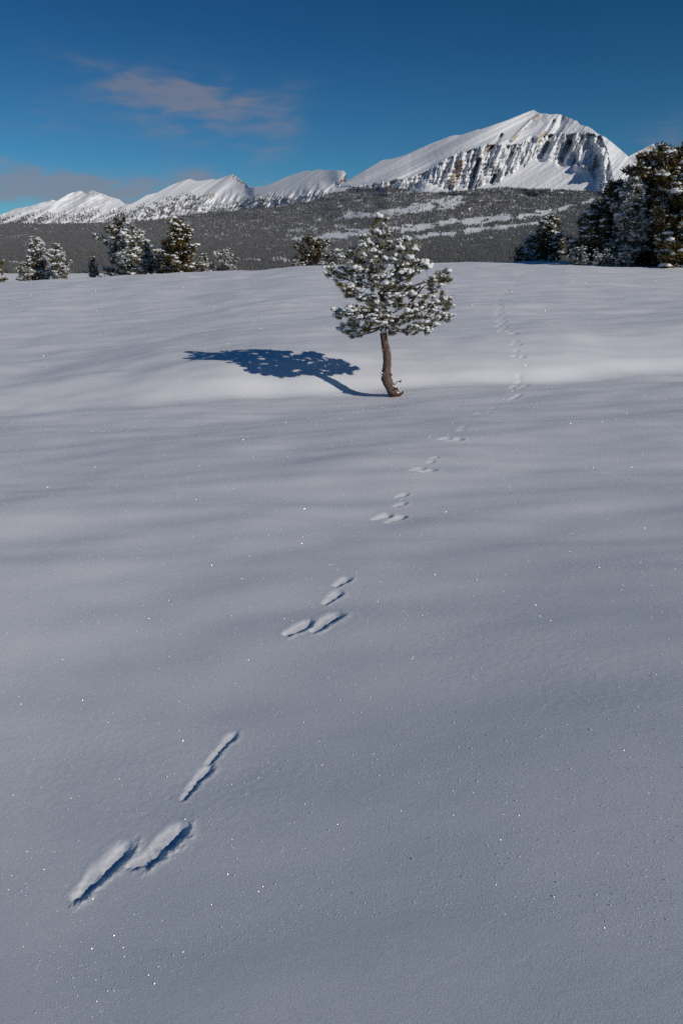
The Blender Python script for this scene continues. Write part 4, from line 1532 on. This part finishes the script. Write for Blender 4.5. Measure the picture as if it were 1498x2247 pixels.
# ------------------------------------------------------------------ pines behind the crest
def bough_tree(label, px, base_py, top_py, dist, half_px, seed, n_clumps=700, mat=None, snow=0.5, group=None, shape=1.0, lean=0.0, cr=None, blunt=0.0):
    """conifer with whorled boughs; each bough carries clumps of needle sprays and cushions of snow"""
    rg = np.random.default_rng(seed)
    n_clumps = int(n_clumps * 1.35)
    dx, dy, dz = [float(q) for q in pix_dir(px, base_py)]
    x, y = dx * dist, dy * dist
    z = CAMZ + dz * dist
    H = dist * float(pix_dir(px, top_py)[2]) + CAMZ - z
    Rm = half_px / F * dist
    # foot on (and slightly in) the ground
    zg = float(h_base(np.array([x]), np.array([y]))[0])
    z0 = zg - 0.15
    root = bpy.data.objects.new('pine_tree', None)
    C.objects.link(root)
    root.location = (x, y, z0)
    tag(root, label, 'tree', group)
    up = z - z0                       # part below the crown's visible foot
    tk = smooth_path([(0, 0, 0), (lean * 0.3, 0, (H + up) * 0.35), (lean * 0.6, 0.05, (H + up) * 0.7), (lean, 0, H + up)], 16)
    co, fl = tube(tk, np.interp(np.linspace(0, 1, 16), [0, 1], [0.035 * H, 0.006 * H])[:len(tk)] if len(tk) == 16 else np.linspace(0.035 * H, 0.006 * H, len(tk)), 8, 0.05, seed)
    parts = [(co, fl)]
    cr = cr or 0.05 * H + 0.06
    boughs, limbs = [], []
    nb = int(26 + 9 * H)
    for b in range(nb):
        t = (b + rg.uniform(0, 1)) / nb
        hz = up * 0.2 + (H + up * 0.8) * (0.02 + 0.95 * t)
        prof = (1 - t) ** (0.75 * shape) * (0.62 + 0.38 * min(1, t / 0.22)) + blunt * (1 - t) * t * 2
        L = Rm * prof * rg.uniform(0.72, 1.16) + 0.05 * Rm
        a = rg.uniform(0, 6.28)
        rise = rg.uniform(-0.12, 0.35) + 0.55 * t
        c = np.array([lean * hz / (H + up), 0, hz])
        e = c + np.array([math.cos(a) * L, math.sin(a) * L, L * rise])
        m = (c + e) / 2 + np.array([0, 0, -0.10 * L])
        pth = smooth_path([c, m, e], 8)
        limbs.append(tube(pth, np.linspace(0.012 * H * (1 - t) + 0.008, 0.006, len(pth)), 4, 0.0, b))
        boughs.append((pth, L, t))
    w = np.array([b[1] for b in boughs]); w = w / w.sum()
    cm, sn = [], []
    tone, frost = [], []
    for i in rg.choice(len(boughs), n_clumps, p=w):
        pth, L, t = boughs[i]
        s = rg.uniform(0, 1) ** 0.55
        k = s * (len(pth) - 1)
        p = pth[int(k)] * (1 - k % 1) + pth[min(int(k) + 1, len(pth) - 1)] * (k % 1)
        wd = 0.22 * L * (1.15 - s) + 0.04
        p = p + np.array([rg.normal() * wd, rg.normal() * wd, rg.normal() * wd * 0.35])
        out = np.array([p[0] - lean * p[2] / (H + up), p[1], 0]); out = out / (np.linalg.norm(out) + 1e-6)
        n = 15
        rr = cr * rg.uniform(0.6, 1.25)
        d = rg.normal(size=(n, 3)) * np.array([1, 1, 0.8]) + out * 0.7 + np.array([0, 0, 0.55])
        d /= np.linalg.norm(d, axis=1)[:, None]
        side = np.cross(d, rg.normal(size=(n, 3))); side /= np.linalg.norm(side, axis=1)[:, None] + 1e-9
        ln = rr * rg.uniform(0.65, 1.2, n)[:, None]
        wdt = rr * 0.17
        o = p + rg.normal(size=(n, 3)) * rr * 0.16
        tri = np.stack([o - side * wdt, o + side * wdt, o + d * ln + side * wdt * 0.3, o + d * ln - side * wdt * 0.3], 1).reshape(-1, 3)
        cm.append((tri, np.arange(4 * n).reshape(-1, 4)))
        tb = rg.uniform(0, 1)
        tone.append(np.clip(np.repeat(tb + rg.normal(size=n) * 0.15, 4), 0, 1))
        fb = rg.uniform(0, 1) * (0.55 + 0.7 * s)
        frost.append(np.tile([0.0, 0.0, 1.0, 1.0], n) * fb)
        if rg.uniform() < 1.25 * snow * (0.35 + 0.65 * s):
            c, f = lump(rg, ICO1, 0.55)
            q = rr * rg.uniform(0.15, 0.62) 
            sn.append((c * np.array([q * rg.uniform(0.9, 1.8), q * rg.uniform(0.9, 1.8), q * 0.55]) + p + np.array([0, 0, rr * 0.42]) + out * rr * 0.2, f))
    co, fl = join(parts)
    link('trunk', mesh_np('trunk', co, fl), M_BARK, root)
    co, fl = join(limbs)
    o = link('limbs', mesh_np('limbs', co, fl), M_BARK, root); o['kind'] = 'stuff'
    co, fl = join(cm)
    o = link('crown', mesh_np('crown', co, fl, False, {'tone': np.concatenate(tone), 'frost': np.concatenate(frost)}), mat or M_CROWN, root)
    o['kind'] = 'stuff'
    if sn:
        co, fl = join(sn)
        o = link('snow_cover', mesh_np('snow_cover', co, fl), M_TSNOW, root)
        o['kind'] = 'stuff'
    return root


G = 'pines along the far edge of the snow field'
T = bough_tree
# left edge and left group
T('dark pine cut by the left edge of the picture beside the snow field', -14, 606, 535, 47, 26, 1, 260, M_CROWN, 0.4, G)
T('broad snowy pine with a spire top, second tree in from the left edge', 88, 604, 519, 49, 36, 2, 600, M_CROWN2, 0.75, G)
T('narrow snowy pine touching the right side of the broad spire topped one', 134, 603, 534, 47, 25, 3, 380, M_CROWN2, 0.7, G)
T('low snow covered bush at the foot of the broad spire topped pine on the left', 55, 604, 577, 48, 16, 4, 140, M_CROWN2, 0.9, G, 0.5)
T('very small bluish dark pine standing alone in the gap between two large groups', 208, 600, 561, 54, 14, 5, 200, M_CROWN, 0.7, G, 0.8)
T('tall broad frosted pine, left neighbour of the darker pine with big snow pads', 278, 597, 480, 50, 46, 6, 1100, M_CROWN2, 0.62, G, 0.72, 0.0, None, 0.35)
T('leaning frosted pine half merged with the right side of the tall rounded pine', 312, 596, 503, 51, 30, 7, 500, M_CROWN2, 0.75, G, 0.75)
T('dark pine with big white snow pads, right of the tall frosted rounded pine', 397, 594, 480, 48, 44, 8, 900, M_CROWN, 0.55, G, 0.8, 0.0, None, 0.2)
T('small snowy pine squeezed between the tall frosted pine and the dark pine with snow pads', 352, 595, 560, 50, 18, 9, 220, M_CROWN, 0.8, G, 0.7)
T('small frosted pine hugging the right foot of the dark pine with snow pads', 447, 592, 557, 49, 17, 10, 220, M_CROWN2, 0.9, G, 0.6)
T('low rounded snowy pine standing apart between the dark pine and the lone pine', 493, 591, 549, 50, 30, 11, 360, M_CROWN2, 0.75, G, 0.55, 0.0, None, 0.3)
T('rounded dark pine behind the crest just left of the lone pine', 685, 587, 521, 52, 36, 12, 600, M_CROWN, 0.55, G, 0.5, 0.0, None, 0.4)
T('low snowy pine filling the gap between the rounded dark pine and the lone pine', 732, 586, 548, 51, 30, 13, 350, M_CROWN2, 0.7, G, 0.5, 0.0, None, 0.3)
T('low white bush at the left foot of the rounded dark pine', 648, 588, 572, 50, 14, 14, 90, M_CROWN2, 1.0, G, 0.4)
T('single pointed pine left of the big dark clump on the right', 1196, 574, 474, 46, 36, 15, 800, M_CROWN, 0.6, G, 0.85)
T('smaller pine touching the left side of the single pointed pine', 1163, 574, 514, 46, 22, 16, 330, M_CROWN2, 0.65, G, 0.8)
T('low dark bush left of the two pointed pines', 1143, 574, 540, 47, 17, 17, 200, M_CROWN, 0.5, G, 0.5)
# the big clump on the right
T('leftmost dark pine of the big clump, lowest of its tall trees', 1288, 574, 470, 41, 44, 18, 1000, M_CROWN3, 0.45, 'big dark pines in the clump on the right', 0.7, 0, 0.22, 0.2)
T('slim dark pine behind the left part of the big clump', 1330, 574, 398, 43, 50, 19, 1500, M_CROWN3, 0.45, 'big dark pines in the clump on the right', 0.75, 0, 0.24, 0.2)
T('frosted pine in the middle front of the big clump', 1366, 575, 393, 40, 38, 20, 1300, M_CROWN2, 0.5, 'big dark pines in the clump on the right', 0.8, 0, 0.22, 0.1)
T('tallest pine of the big clump with a blunt rounded top', 1432, 577, 330, 42, 78, 21, 3400, M_CROWN3, 0.42, 'big dark pines in the clump on the right', 0.62, 0, 0.26, 0.3)
T('brownish dark pine at the right edge of the picture', 1492, 578, 385, 39, 62, 22, 2000, M_CROWN3, 0.42, 'big dark pines in the clump on the right', 0.6, 0, 0.25, 0.3)
for q, (px, w_, tp, lb) in enumerate(((1318, 22, 552, 'low snow crusted bush at the foot of the slim dark pine'), (1362, 20, 560, 'low white bush at the foot of the frosted pine in the big clump'),
                                      (1268, 18, 545, 'low dark bush at the left foot of the big clump'))):
    T(lb, px, 575, tp, 38.5, w_, 30 + q, 160, M_CROWN2, 1.0, 'low bushes at the foot of the big clump', 0.4)
